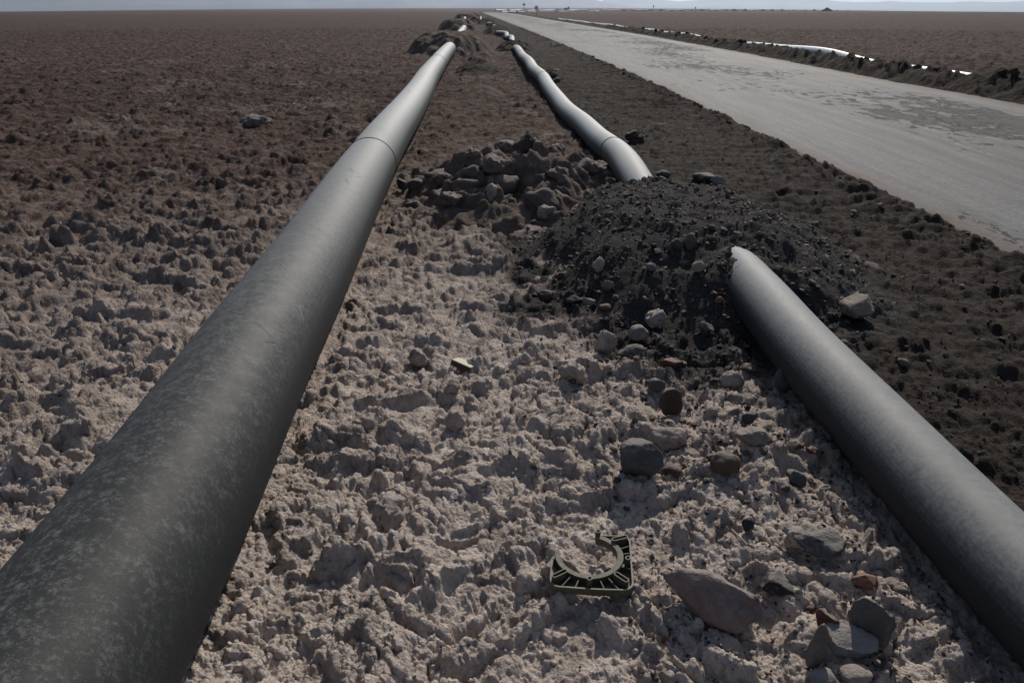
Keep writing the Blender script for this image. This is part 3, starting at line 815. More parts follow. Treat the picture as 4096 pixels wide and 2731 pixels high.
STONES = [
    (0.552, 1.80, 0.275, 0.135, 0.115, 'pinkgrey', 'angular', 'big pinkish grey boulder lying tilted on the salt in front of the broken bracket'),
    (0.458, 2.485, 0.153, 0.123, 0.123, 'darkgrey', 'round', 'squarish dark grey rough stone, the darkest big one amid the pale crust'),
    (0.582, 2.52, 0.072, 0.057, 0.039, 'maroon', 'round', 'small maroon stone touching the squarish dark grey stone'),
    (0.939, 2.718, 0.14, 0.112, 0.072, 'tan', 'angular', 'tan angular stone with a pointed lower end near the right pipe'),
    (1.091, 2.689, 0.052, 0.042, 0.033, 'tan', 'angular', 'small tan faceted stone to the right of the pointed tan stone'),
    (1.143, 2.642, 0.048, 0.03, 0.019, 'red', 'slab', 'thin dark red sliver of stone in the shade of the right pipe'),
    (0.772, 2.509, 0.098, 0.079, 0.076, 'brown', 'round', 'brown stone with two lobes standing on the crust'),
    (0.783, 2.629, 0.071, 0.044, 0.039, 'darkbrown', 'slab', 'dark upright slab behind the brown two lobed stone'),
    (1.049, 2.538, 0.064, 0.051, 0.027, 'greengrey', 'round', 'smooth dark green grey stone just above a grey stone, beside the right pipe'),
    (1.019, 2.426, 0.057, 0.034, 0.066, 'darkgrey', 'slab', 'grey wedge stone just below the smooth green grey one'),
    (1.116, 2.428, 0.042, 0.026, 0.015, 'cream', 'slab', 'flat pale pebble lying nearest the shadow of the right pipe'),
    (1.051, 2.375, 0.047, 0.038, 0.017, 'cream', 'round', 'pale rounded pebble sitting on top of a salt lump'),
    (0.958, 2.377, 0.035, 0.028, 0.024, 'maroon', 'angular', 'small maroon pebble left of the pale rounded pebble'),
    (0.848, 2.591, 0.034, 0.028, 0.017, 'orange', 'angular', 'small orange brown pebble beside the two lobed stone'),
    (0.932, 2.96, 0.046, 0.036, 0.032, 'greybrown', 'angular', 'upper left stone of the grey pair above the pointed tan stone'),
    (0.987, 2.92, 0.059, 0.048, 0.047, 'darkgrey', 'angular', 'dark grey faceted stone above the pointed tan stone, right of its pair'),
    (0.959, 2.05, 0.149, 0.119, 0.054, 'darkgrey', 'angular', 'broad dark grey peaked rock half in the shade of the right pipe'),
    (0.779, 1.9, 0.117, 0.094, 0.041, 'black', 'angular', 'cracked charcoal rock with layered top between two bigger boulders'),
    (1.041, 1.905, 0.069, 0.056, 0.038, 'orange', 'angular', 'rust red stone with a pale dusty top above the leaning dark slab'),
    (1.121, 1.907, 0.053, 0.042, 0.019, 'pinkgrey', 'angular', 'pinkish angular stone directly right of the rust red stone'),
    (1.134, 1.869, 0.047, 0.029, 0.016, 'greybrown', 'slab', 'low grey stone below the pinkish angular one at the pipe shadow'),
    (1.121, 1.95, 0.05, 0.031, 0.017, 'darkgrey', 'slab', 'thin dark sliver above the pinkish angular stone'),
    (0.981, 1.684, 0.114, 0.068, 0.161, 'slate', 'slab', 'large dark leaning slab behind the flat grey boulder'),
    (0.941, 1.712, 0.067, 0.053, 0.025, 'greybrown', 'angular', 'small grey brown stone wedged between the leaning slab and the flat boulder'),
    (0.886, 1.629, 0.132, 0.099, 0.061, 'grey', 'flat', 'flat topped grey boulder, the largest of the pile at the lower right'),
    (0.774, 1.583, 0.046, 0.028, 0.123, 'greybrown', 'slab', 'narrow upright grey brown slab left of the flat grey boulder'),
    (0.837, 1.69, 0.062, 0.025, 0.066, 'redbrown', 'stick', 'red brown block of stone like a stick with a pale edge'),
    (0.791, 1.534, 0.07, 0.056, 0.032, 'grey', 'round', 'rounded grey stone cut off by the bottom of the photo'),
    (0.865, 1.521, 0.073, 0.058, 0.026, 'tan', 'round', 'tan rounded stone at the very bottom, right of the rounded grey one'),
    (0.773, 2.177, 0.039, 0.023, 0.05, 'black', 'round', 'small black pitted stone alone on sandy salt'),
    (0.416, 1.704, 0.013, 0.008, 0.028, 'redbrown', 'angular', 'tiny brown chip standing in front of the big pinkish boulder'),
    (0.35, 4.297, 0.112, 0.069, 0.051, 'black', 'slab', 'dark slab at the left foot of the gravel mound'),
    (0.443, 4.323, 0.08, 0.064, 0.056, 'tan', 'angular', 'pale brown faceted stone beside the dark slab at the foot of the gravel mound'),
    (0.553, 4.408, 0.071, 0.057, 0.057, 'greybrown', 'angular', 'grey brown pointed stone second from left above the mound foot'),
    (0.529, 4.271, 0.072, 0.058, 0.038, 'brown', 'round', 'brown rounded stone in the row at the foot of the gravel mound'),
    (0.653, 3.825, 0.095, 0.076, 0.075, 'grey', 'round', 'grey rounded block standing before the white clod below the gravel mound'),
    (0.8, 4.401, 0.056, 0.045, 0.044, 'greybrown', 'round', 'small oval stone low on the gravel mound'),
    (1.06, 4.335, 0.068, 0.054, 0.062, 'cream', 'round', 'pale cream stone standing out on the dark gravel mound'),
    (0.984, 4.617, 0.072, 0.057, 0.063, 'greengrey', 'angular', 'blackish green faceted stone on the gravel mound'),
    (1.064, 4.602, 0.077, 0.046, 0.097, 'brown', 'angular', 'brown peaked stone right of the blackish green one on the gravel mound'),
    (0.198, 4.436, 0.09, 0.072, 0.066, 'darkbrown', 'round', 'dark rough lump left of the gravel mound foot'),
    (1.129, 4.08, 0.048, 0.038, 0.034, 'orange', 'angular', 'orange chip in the shade below the gravel mound'),
    (1.377, 7.987, 0.109, 0.067, 0.047, 'grey', 'slab', 'flat grey stone lying against the cut end of the wavy pipe'),
    (1.555, 8.225, 0.138, 0.111, 0.069, 'darkgrey', 'round', 'dark round stone right of the buried end of the wavy pipe'),
    (1.925, 8.007, 0.204, 0.163, 0.071, 'darkgrey', 'round', 'long dark stone on the crest of the gravel mound'),
    (2.037, 7.878, 0.15, 0.12, 0.085, 'grey', 'angular', 'grey stone behind the long dark stone on the mound crest'),
    (0.586, 3.559, 0.142, 0.088, 0.054, 'darkbrown', 'slab', 'flat brown stone lying on salt below the mound foot'),
    (0.773, 3.517, 0.107, 0.085, 0.049, 'redbrown', 'angular', 'rust coloured jagged stone right of the flat brown stone'),
    (0.689, 3.058, 0.093, 0.056, 0.12, 'darkbrown', 'round', 'dark reddish oval stone standing on the crust mid way down'),
    (0.654, 3.248, 0.075, 0.06, 0.053, 'slate', 'round', 'dark stone up and left of the dark reddish oval stone'),
    (1.906, 4.095, 0.19, 0.152, 0.138, 'tan', 'angular', 'large tan cracked boulder on the dark verge right of the pipe'),
    (1.016, 20.7, 0.204, 0.127, 0.143, 'darkgrey', 'slab', 'dark flat slab beside the far bend of the wavy pipe'),
    (1.042, 19.343, 0.171, 0.137, 0.102, 'darkgrey', 'round', 'dark round stone below the flat slab by the wavy pipe'),
    (1.567, 10.489, 0.24, 0.192, 0.20, 'darkearth', 'clod', 'big dark clump of earth on the verge beside the pipe seam'),
    (-1.05, 7.552, 0.141, 0.056, 0.1, 'slate', 'stick', 'dark long stone lying between the thick pipe and the salt heap'),
    (-1.108, 8.046, 0.057, 0.046, 0.051, 'cream', 'round', 'small pale stone next to the long dark stone by the thick pipe'),
    (-3.79, 12.165, 0.486, 0.389, 0.197, 'saltbrown', 'clod', 'big dark crust block standing out on the left salt flat'),
    (1.028, 3.921, 0.081, 0.064, 0.046, 'slate', 'angular', 'dull dark stone in the shade left of the nearest pipe end'),
    (1.234, 3.248, 0.098, 0.059, 0.125, 'slate', 'angular', 'dim grey stone in deep shade right against the nearest pipe'),
    (1.13, 3.456, 0.093, 0.058, 0.047, 'greybrown', 'slab', 'low stone left of the dim grey stone by the pipe'),
]
for k, (x, y, W, D, H, ck, form, lab) in enumerate(STONES):
    big = W > 0.085
    bm = rock_bm(k + 11, W * 1.08, D * 1.08, H * 1.1, form, 4 if big else 3)
    nm = {'slab': 'stone_slab', 'darkearth': 'earth_clod', 'saltbrown': 'salt_clod'}.get(form if ck not in ('darkearth', 'saltbrown') else ck, 'boulder' if W > 0.13 else 'stone')
    if W < 0.05: nm = 'pebble'
    o = bm_obj(nm, bm, SM[ck], None, True)
    o.location = (x, y, seat_z(x, y, W * 0.35) - (0.02 if form != 'clod' else 0.35) * H)
    tilt = {'slab': 0.28, 'stick': 0.2, 'flat': 0.08}.get(form, 0.15)
    rr = random.Random(k)
    o.rotation_euler = (rr.uniform(-tilt, tilt), rr.uniform(-tilt, tilt), rr.uniform(-0.3, 0.3))
    if form == 'stick': o.rotation_euler = (0.1, 0.25, -0.75)
    if 'big pinkish' in lab: o.rotation_euler = (-0.10, 0.16, -0.50)
    tag(o, lab, 'clod' if 'clod' in nm else 'stone', 'loose stones round the pipes')

SMALL = {'angular': [], 'round': []}
for j in range(4):
    for fm in SMALL:
        b_ = rock_bm(900 + j * 7 + len(fm), 1, 0.8, 0.6, fm, 2); me_ = bpy.data.meshes.new('small_stone'); b_.to_mesh(me_); b_.free(); SMALL[fm].append(me_)
def scatter(n, fx, keys, s0, s1, lab, group, seed):
    rs_ = random.Random(seed)
    pts = fx(n, np.random.default_rng(seed))
    for k in range(len(pts)):
        me_ = rs_.choice(SMALL[rs_.choice(('angular', 'angular', 'round'))]); ck = rs_.choice(keys)
        key = (me_.name, ck)
        if key not in _GZ:
            m2 = me_.copy(); m2.materials.clear(); m2.materials.append(SM[ck]); m2.polygons.foreach_set('use_smooth', [True] * len(m2.polygons)); _GZ[key] = m2
        o = link('pebble', _GZ[key])
        s_ = s0 * (s1 / s0) ** (rs_.random() ** 1.8)
        o.scale = (s_, s_ * rs_.uniform(.8, 1.2), s_ * rs_.uniform(.7, 1.2)); o.rotation_euler = (rs_.uniform(-.4, .4), rs_.uniform(-.4, .4), rs_.uniform(0, 6.3))
        o.location = (pts[k][0], pts[k][1], seat_z(pts[k][0], pts[k][1], 0.012) - 0.08 * s_)
        tag(o, lab, 'stone', group)
def f_flank(n, r):
    a = r.uniform(math.pi * 0.85, math.pi * 1.75, n); q = r.uniform(0.45, 1.02, n)
    return np.stack([GRAVEL[0] + GRAVEL[2] * q * np.cos(a), GRAVEL[1] + GRAVEL[3] * q * np.sin(a)], 1)
def f_near(n, r):
    y = r.uniform(1.45, 3.9, n); x = herm(PR, y, 1) - 0.17 - 0.75 * r.random(n) ** 1.2
    return np.stack([x, y], 1)
def f_verge(n, r):
    y = 2.6 + 9 * r.random(n); x = herm(PR, y, 1) + 0.25 + (xl(y) - herm(PR, y, 1) - 0.4) * r.random(n)
    return np.stack([x, y], 1)
scatter(70, f_flank, ('slate', 'greybrown', 'black', 'brown', 'tan', 'grey', 'darkbrown'), 0.022, 0.060, 'one of the small loose stones lodged in the flank of the dark gravel mound', 'small stones on the gravel mound', 5)
scatter(75, f_near, ('greybrown', 'tan', 'darkgrey', 'redbrown', 'brown', 'slate', 'cream', 'orange'), 0.012, 0.042, 'one of the small loose stones strewn on the crust left of the nearest thin pipe', 'small stones strewn beside the near pipe', 6)
scatter(40, f_verge, ('darkbrown', 'slate', 'greybrown', 'darkearth', 'tan'), 0.025, 0.075, 'one of the small stones scattered on the dark rippled verge', 'small stones on the verge', 8)

CLODS = [   # x, y, w, d, h, colour, label
    (0.78, 4.05, 0.15, 0.12, 0.13, 'salt', 'whitish knobbly salt clod at the middle of the gravel mound foot'),
    (0.47, 3.72, 0.125, 0.10, 0.15, 'salt', 'upright pale salt block left of the grey rounded block'),
    (0.52, 4.6, 0.075, 0.07, 0.12, 'salt', 'small upright salt clod low on the gravel mound flank'),
    (-0.27, 3.22, 0.085, 0.07, 0.09, 'salt', 'smaller smooth cream clod of a touching pair below the yellow plastic piece'),
    (-0.14, 3.24, 0.115, 0.09, 0.10, 'salt', 'larger clod of the touching pair below the yellow plastic piece'),
    (-0.24, 2.92, 0.10, 0.08, 0.10, 'salt', 'pale peaked salt clod below the touching pair'),
    (-0.46, 3.55, 0.13, 0.10, 0.12, 'salt', 'rough salt clod left of the yellow plastic piece'),
    (0.28, 3.35, 0.17, 0.13, 0.15, 'salt', 'big jagged salt lump standing in the middle of the crushed crust'),
    (-0.42, 2.28, 0.15, 0.12, 0.11, 'salt', 'salt clod casting a broad shadow nearer the thick pipe'),
    (0.62, 2.78, 0.16, 0.12, 0.11, 'salt', 'pale crust block behind the squarish dark grey stone'),
    (1.0, 3.3, 0.12, 0.09, 0.10, 'salt', 'upright ragged salt clod close to the nearest pipe end shadow'),
    (0.93, 2.1, 0.15, 0.11, 0.09, 'salt', 'salt lump carrying the pale rounded pebble'),
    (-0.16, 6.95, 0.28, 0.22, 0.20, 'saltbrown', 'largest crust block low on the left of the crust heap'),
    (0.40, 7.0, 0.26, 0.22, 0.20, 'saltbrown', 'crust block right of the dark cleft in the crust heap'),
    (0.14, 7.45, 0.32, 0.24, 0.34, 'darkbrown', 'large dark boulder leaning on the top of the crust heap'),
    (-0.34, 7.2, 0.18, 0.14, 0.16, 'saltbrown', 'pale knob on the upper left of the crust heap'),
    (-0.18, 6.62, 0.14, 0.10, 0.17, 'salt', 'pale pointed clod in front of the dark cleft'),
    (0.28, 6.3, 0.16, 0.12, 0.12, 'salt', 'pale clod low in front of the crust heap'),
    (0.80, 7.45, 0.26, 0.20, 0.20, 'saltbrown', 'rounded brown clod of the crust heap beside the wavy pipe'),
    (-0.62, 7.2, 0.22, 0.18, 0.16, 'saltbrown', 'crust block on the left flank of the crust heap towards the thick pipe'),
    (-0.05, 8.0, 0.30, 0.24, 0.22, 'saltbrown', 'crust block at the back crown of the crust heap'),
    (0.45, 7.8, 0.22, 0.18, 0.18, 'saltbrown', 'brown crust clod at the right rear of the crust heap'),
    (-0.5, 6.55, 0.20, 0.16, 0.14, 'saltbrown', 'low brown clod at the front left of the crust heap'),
]
for k, (x, y, W, D, H, ck, lab) in enumerate(CLODS):
    bm = rock_bm(k + 301, W, D, H, 'clod', 4)
    o = bm_obj('salt_clod' if ck != 'darkbrown' else 'boulder', bm, SM[ck], None, True)
    o.location = (x, y, seat_z(x, y, W * 0.4) - 0.30 * H)
    o.rotation_euler = (0, 0, random.Random(k).uniform(0, 6))
    tag(o, lab, 'clod' if ck != 'darkbrown' else 'stone', 'clods of salt crust')

CL = []
for j in range(6):
    b_ = rock_bm(1200 + j * 5, 1, 0.85, 0.8, 'clod', 3); me_ = bpy.data.meshes.new('clod'); b_.to_mesh(me_); b_.free()
    me_.polygons.foreach_set('use_smooth', [True] * len(me_.polygons)); CL.append(me_)
def clods(pts, ck, s0, s1, name, lab, group, seed, zf=None):
    rs_ = random.Random(seed)
    for (x, y) in pts:
        me_ = rs_.choice(CL); key = (me_.name, ck)
        if key not in _GZ:
            m2 = me_.copy(); m2.materials.clear(); m2.materials.append(SM[ck] if ck != 'earth' else M_CLOD); _GZ[key] = m2
        o = link(name, _GZ[key]); s_ = rs_.uniform(s0, s1)
        o.scale = (s_ * rs_.uniform(.8, 1.2), s_, s_ * rs_.uniform(.7, 1.1)); o.rotation_euler = (rs_.uniform(-.5, .5), rs_.uniform(-.5, .5), rs_.uniform(0, 6.3))
        o.location = (x, y, seat_z(x, y, 0.05) - (0.55 if name == 'salt_clod' else 0.30) * s_ * 0.8)
        tag(o, lab, 'clod', group)
M_CLOD = simple('dark_earth_clod', (0.042, 0.033, 0.027), 0.95, 0.1, 0.45, 14, 0.8, 0.02)
r2 = np.random.default_rng(31)
a = r2.uniform(math.pi * 0.95, math.pi * 2.05, 18); q = r2.uniform(0.15, 0.80, 18)
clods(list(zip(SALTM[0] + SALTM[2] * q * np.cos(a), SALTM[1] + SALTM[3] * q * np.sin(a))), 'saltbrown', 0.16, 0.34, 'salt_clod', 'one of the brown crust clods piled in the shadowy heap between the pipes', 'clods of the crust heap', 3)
yy = np.concatenate([r2.uniform(12, 24, 20), r2.uniform(24, 60, 24)])
clods(list(zip(xr(yy) + r2.uniform(0.45, 0.95, len(yy)), yy)), 'earth', 0.10, 0.30, 'earth_clod', 'one of the dark earth clods along the bank on the far side of the road', 'clods on the earth bank', 4)
yy = r2.uniform(5.5, 30, 18)
clods(list(zip(xl(yy) - r2.uniform(0.05, 0.40, len(yy)), yy)), 'earth', 0.05, 0.13, 'earth_clod', 'one of the dark earth clods along the near edge of the road', 'clods along the road edge', 5)

# grit and pebbles too many to count
def pebble_field(name, pts, sizes, mat, flat=0.6):
    r2 = np.random.default_rng(len(pts))
    bm = bmesh.new(); bmesh.ops.create_icosphere(bm, subdivisions=1, radius=1.0)
    base = np.array([v.co[:] for v in bm.verts]); tri = np.array([[v.index for v in f.verts] for f in bm.faces]); bm.free()
    n = len(pts); nb = len(base)
    V = base[None] * (1 + 0.34 * r2.standard_normal((n, nb, 1)).clip(-1.4, 1.4))
    sc = np.stack([r2.uniform(0.7, 1.35, n), r2.uniform(0.6, 1.1, n), r2.uniform(0.35, 0.9, n) * flat / 0.6], 1)
    V = V * sc[:, None] * sizes[:, None, None] * 0.5
    tx = r2.uniform(-0.6, 0.6, n); ct, st = np.cos(tx)[:, None], np.sin(tx)[:, None]
    V = np.stack([V[..., 0] * ct + V[..., 2] * st, V[..., 1], -V[..., 0] * st + V[..., 2] * ct], 2)
    a = r2.uniform(0, 6.3, n); c, s = np.cos(a)[:, None], np.sin(a)[:, None]
    V = np.stack([V[..., 0] * c - V[..., 1] * s, V[..., 0] * s + V[..., 1] * c, V[..., 2]], 2) + pts[:, None]
    F = (tri[None] + (np.arange(n) * nb)[:, None, None]).reshape(-1, 3)
    me = mesh_np(name, V.reshape(-1, 3), F, mat, smooth=False)
    fattr(me, 'tone', np.repeat(r2.random(n), nb))
    return tag(link(name, me), kind='stuff')

def grit_mat(name, stops):
    t = NT(name)
    t.col(t.ramp(t.attr('tone'), stops)); t.set(Roughness=0.8)
    t.b.inputs['Specular IOR Level'].default_value = 0.25
    t.l(t.bump(t.noise(120, 4, 0.7), 0.5, 0.003), t.b.inputs['Normal'])
    return t.m
MG = grit_mat('slate_gravel', [(0.0, (0.028, 0.026, 0.026)), (0.45, (0.056, 0.051, 0.048)), (0.8, (0.10, 0.088, 0.078)), (0.93, (0.15, 0.085, 0.055)), (1.0, (0.26, 0.235, 0.21))])
ok = GP[:, 2] > 0.0
idx = rng.choice(np.where(ok)[0], 4200)
pts = GP[idx] + np.stack([rng.uniform(-.01, .01, 4200), rng.uniform(-.01, .01, 4200), np.full(4200, 0.002)], 1)
pebble_field('gravel', pts, np.clip(rng.lognormal(-4.25, 0.6, 4200), 0.006, 0.060), MG)
# gravel slid down on to the crust in front of the heap and along the near pipe
n = 1500
x = rng.normal(0.95, 0.42, n); y = rng.normal(3.6, 0.75, n)
m = (x < herm(PR, y, 1) - 0.12) & (x > -0.1) & (y > 1.4); x, y = x[m], y[m]
pts = np.stack([x, y, ground(x, y)[0] + 0.010], 1)
pebble_field('gravel', pts, np.clip(rng.lognormal(-4.2, 0.45, len(x)), 0.006, 0.04), MG)
n = 1300
x = rng.uniform(0.3, 1.3, n); y = rng.uniform(1.3, 2.9, n); m = (x < herm(PR, y, 1) - 0.1); x, y = x[m], y[m]
pts = np.stack([x, y, ground(x, y)[0] + 0.009], 1)
pebble_field('gravel', pts, np.clip(rng.lognormal(-4.75, 0.45, len(x)), 0.004, 0.022), MG)
ME = grit_mat('earth_crumbs', [(0.0, (0.035, 0.026, 0.020)), (0.6, (0.065, 0.05, 0.04)), (0.9, (0.11, 0.085, 0.068)), (1.0, (0.22, 0.19, 0.165))])
n = 2000
y = 2.2 + 17 * rng.random(n) ** 1.5; x = herm(PR, y, 1) + 0.2 + (xl(y) - herm(PR, y, 1) - 0.25) * rng.random(n)
pts = np.stack([x, y, ground(x, y)[0] + 0.008], 1)
pebble_field('earth_crumbs', pts, np.clip(rng.lognormal(-4.5, 0.45, n), 0.006, 0.035), ME, 0.75)
MS = grit_mat('salt_crumbs', [(0.0, (0.06, 0.05, 0.045)), (0.25, (0.14, 0.11, 0.095)), (0.3, (0.36, 0.31, 0.265)), (1.0, (0.46, 0.405, 0.35))])
n = 3500
y = 1.3 + 7.0 * rng.random(n) ** 1.7; x = rng.uniform(-1, 1, n) * (0.9 + 0.75 * y); x = np.where(x > herm(PR, y, 1) - 0.2, -x, x)
m = np.abs(x - herm(PL, y, 1)) > RL * 0.9; x, y = x[m], y[m]
pts = np.stack([x, y, ground(x, y)[0] + 0.010], 1)
pebble_field('salt_crumbs', pts, np.clip(rng.lognormal(-4.9, 0.5, len(x)), 0.004, 0.03), MS, 0.8)

# ------------------------------------------------------------------ broken plastic pipe bracket
M_BR = simple('olive_black_plastic', (0.088, 0.078, 0.048), 0.55, 0.35, 0.3, 30)
M_BRP = simple('dusty_olive_plastic', (0.135, 0.127, 0.098), 0.7, 0.3, 0.35, 45)
M_BRR = simple('olive_rib_plastic', (0.060, 0.058, 0.043), 0.6, 0.3, 0.35, 40)
def bracket():
    S = 0.243
    zt = 0.025
    root = empty('pipe_bracket')
    ctr = (0.47, 0.59); ri, ro = 0.355, 0.428
    def arc(r, a0, a1, n): return [((ctr[0] + r * math.cos(R(a0 + (a1 - a0) * k / n))) * S, (ctr[1] + r * math.sin(R(a0 + (a1 - a0) * k / n))) * S) for k in range(n + 1)]
    def corner(cx, cy, a0, r=0.12, n=8): return [((cx + r * math.cos(R(a0 + 90 * k / n))) * S, (cy + r * math.sin(R(a0 + 90 * k / n))) * S) for k in range(n + 1)]
    outer = [(0.0, 0.52 * S)] + corner(0.12, 0.12, 180) + corner(0.88, 0.12, 270) + corner(0.88, 0.90, 0) + [(0.56 * S, 1.02 * S)]
    # thin back plate, made as strips between arc and outline
    def res(pts, n):
        L = [0]
        for p, q in zip(pts[:-1], pts[1:]): L.append(L[-1] + math.dist(p, q))
        out = []
        for k in range(n + 1):
            s = L[-1] * k / n
            j = max(i for i in range(len(L)) if L[i] <= s + 1e-9); j = min(j, len(pts) - 2)
            u = (s - L[j]) / max(1e-9, L[j + 1] - L[j]); out.append((pts[j][0] + u * (pts[j + 1][0] - pts[j][0]), pts[j][1] + u * (pts[j + 1][1] - pts[j][1])))
        return out
    a0, a1 = 176, 436
    n = 72
    ins = arc(ri + 0.01, a0, a1, n); out_ = res(outer, n)
    def strip(bm, A, B, z0, z1):
        q = [[bm.verts.new((*p, z)) for p in L_] for L_, z in ((A, z0), (B, z0), (B, z1), (A, z1))]
        m = len(A)
        for k in range(m - 1):
            for u in range(4):
                v = (u + 1) % 4
                bm.faces.new((q[u][k], q[u][k + 1], q[v][k + 1], q[v][k]))
        bm.faces.new([q[u][0] for u in range(4)]); bm.faces.new([q[u][-1] for u in range(3, -1, -1)])
    bend = lambda o: None
    def fin(bm, name, mat):
        for v in bm.verts:      # the piece is warped: bent along its middle
            u = v.co.x / S
            v.co.z += 0.020 * max(0, u - 0.45) ** 1.3 - 0.01 * max(0, 0.2 - u)
        return bm_obj(name, bm, mat, root)
    bm = bmesh.new(); strip(bm, ins, out_, 0.0, 0.003); fin(bm, 'back_plate', M_BR)
    bm = bmesh.new(); strip(bm, res(outer, n), [(ctr[0] * S + (p[0] - ctr[0] * S) * 0.965, ctr[1] * S + (p[1] - ctr[1] * S) * 0.965) for p in res(outer, n)], 0.0032, zt * 0.92); fin(bm, 'outer_rim', M_BR)
    bm = bmesh.new(); strip(bm, arc(ri, a0, a1, n), arc(ro, a0, a1, n), 0.0031, zt); fin(bm, 'saddle_band', M_BR)
    bm = bmesh.new(); strip(bm, arc(ri + 0.004, a0 + .5, a1 - .5, n), arc(ro - 0.004, a0 + .5, a1 - .5, n), zt + 0.0002, zt + 0.0016); fin(bm, 'worn_face', M_BRP)
    def ray_out(a):
        c, s = math.cos(R(a)), math.sin(R(a)); t = ro
        while True:
            x, y = ctr[0] + t * c, ctr[1] + t * s
            if x < 0.03 or x > 0.97 or y < 0.03 or y > 0.99 or t > 0.9: return x, y
            t += 0.004
    for a in (190, 240, 254, 288, 302, 338, 10, 24, 62, 73):
        x1, y1 = ray_out(a); x0, y0 = ctr[0] + (ro - 0.005) * math.cos(R(a)), ctr[1] + (ro - 0.005) * math.sin(R(a))
        L = math.hypot(x1 - x0, y1 - y0)
        bm = bmesh.new()
        bm_box(bm, ((x0 + x1) / 2 * S, (y0 + y1) / 2 * S, zt * 0.44), (L * S, 0.0030, zt * 0.80), Matrix.Rotation(R(a), 4, 'Z'))
        bmesh.ops.subdivide_edges(bm, edges=bm.edges[:], cuts=1)
        fin(bm, 'rib', M_BRR)
    def tube_boss(c, r, hgt, L, ang, name):
        bm = bmesh.new()
        pts_o, pts_i = [], []
        for k in range(24):
            t = 2 * math.pi * k / 24
            sx = L / 2 if math.cos(t) >= 0 else -L / 2
            pts_o.append((sx + r * math.cos(t), r * math.sin(t))); pts_i.append((sx + (r - 0.0028) * math.cos(t), (r - 0.0028) * math.sin(t)))
        M = Matrix.Translation((c[0] * S, c[1] * S, 0)) @ Matrix.Rotation(R(ang), 4, 'Z')
        rings = [[bm.verts.new(M @ Vector((*p, z))) for p in P_] for P_, z in ((pts_o, 0.0033), (pts_o, hgt), (pts_i, hgt), (pts_i, 0.0060))]
        for A_, B_ in zip(rings[:-1], rings[1:]):
            for k in range(24): bm.faces.new((A_[k], A_[(k + 1) % 24], B_[(k + 1) % 24], B_[k]))
        bm.faces.new(rings[-1])
        fin(bm, name, M_BR)
    tube_boss((0.115, 0.185), 0.0085, 0.036, 0.036, 38, 'slot_boss')
    tube_boss((0.855, 0.170), 0.0085, 0.036, 0.036, -45, 'slot_boss')
    tube_boss((0.860, 0.905), 0.0085, 0.036, 0.036, 20, 'slot_boss')
    tube_boss((0.475, 0.115), 0.0085, 0.040, 0.0, 0, 'round_boss')
    tube_boss((0.945, 0.50), 0.0085, 0.040, 0.0, 0, 'round_boss')
    tube_boss((0.585, 1.015), 0.0085, 0.040, 0.0, 0, 'round_boss')
    xs = np.linspace(0.1, 0.36, 9); X_, Y_ = np.meshgrid(xs, np.linspace(1.84, 2.08, 9))
    zz = np.sort(ground(X_.ravel(), Y_.ravel())[0])
    root.location = (0.108, 1.86, float(zz[-8]) + 0.012)
    root.rotation_euler = (R(2), R(1.5), R(-5))
    tag(root, 'broken square black plastic pipe bracket with a round cutout lying on the salt', 'pipe bracket')
bracket()

# second piece, sand coloured, poking out of the crust
M_YEL = simple('sand_yellow_plastic', (0.30, 0.265, 0.15), 0.55, 0.35, 0.12, 25)
M_YELD = simple('dirty_dark_plastic', (0.05, 0.045, 0.030), 0.6, 0.3, 0.3, 30)
root = empty('bracket_fragment', (-0.245, 3.50, seat_z(-0.245, 3.50) + 0.035), (R(-8), R(9), R(-32)))
bm = bmesh.new()
cut = [(0.028 + 0.020 * math.cos(R(a)), 0.046 + 0.020 * math.sin(R(a))) for a in range(300, 139, -16)]
bm_prism(bm, [(-0.055, 0.0), (0.055, 0.0), (0.058, 0.022)] + cut + [(-0.010, 0.058), (-0.050, 0.050)], 0.0, 0.004)
bm_obj('top_face', bm, M_YEL, root)
bm = bmesh.new()
bm_box(bm, (0, -0.0022, -0.011), (0.112, 0.004, 0.029)); bm_box(bm, (-0.0545, 0.024, -0.011), (0.004, 0.046, 0.020))
bmesh.ops.bevel(bm, geom=bm.edges[:], offset=0.001, segments=1)
bm_obj('side_wall', bm, M_YELD, root)
tag(root, 'small sand coloured plastic bracket fragment sticking out of the crushed salt', 'plastic fragment')

# wire, sticks, shards, scraps
def curve_tube(name, P, r, mat, parent=None):
    bm = bmesh.new(); prev = None
    for k, p in enumerate(P):
        p = Vector(p); q = Vector(P[min(k + 1, len(P) - 1)]) - Vector(P[max(k - 1, 0)])
        M = Matrix.Translation(p) @ q.to_track_quat('Z', 'Y').to_matrix().to_4x4()
        ring = [bm.verts.new(M @ Vector((r * math.cos(a), r * math.sin(a), 0))) for a in [i * math.pi / 3 for i in range(6)]]
        if prev:
            for i in range(6): bm.faces.new((prev[i], prev[(i + 1) % 6], ring[(i + 1) % 6], ring[i]))
        prev = ring
    return bm_obj(name, bm, mat, parent, True)
M_WIRE = simple('black_wire', (0.02, 0.02, 0.02), 0.4)
z = seat_z(0.03, 3.86)
o = curve_tube('wire', [(-0.03 + 0.085 * t, 3.92 - 0.13 * t * t, z - 0.005 + 0.075 * math.sin(math.pi * min(1, t * 1.02)) ** 0.8) for t in np.linspace(0, 1.0, 16)], 0.0022, M_WIRE)
tag(o, 'thin black wire looping up out of the crushed salt', 'wire')
M_STRAW = simple('pale_dry_stick', (0.42, 0.36, 0.27), 0.8)
z = seat_z(0.74, 2.12)
o = curve_tube('stick', [(0.715, 2.16, z + 0.020), (0.735, 2.12, z + 0.016), (0.76, 2.07, z + 0.006)], 0.003, M_STRAW)
tag(o, 'short pale dry splinter lying by a salt lump near the small black stone', 'stick')
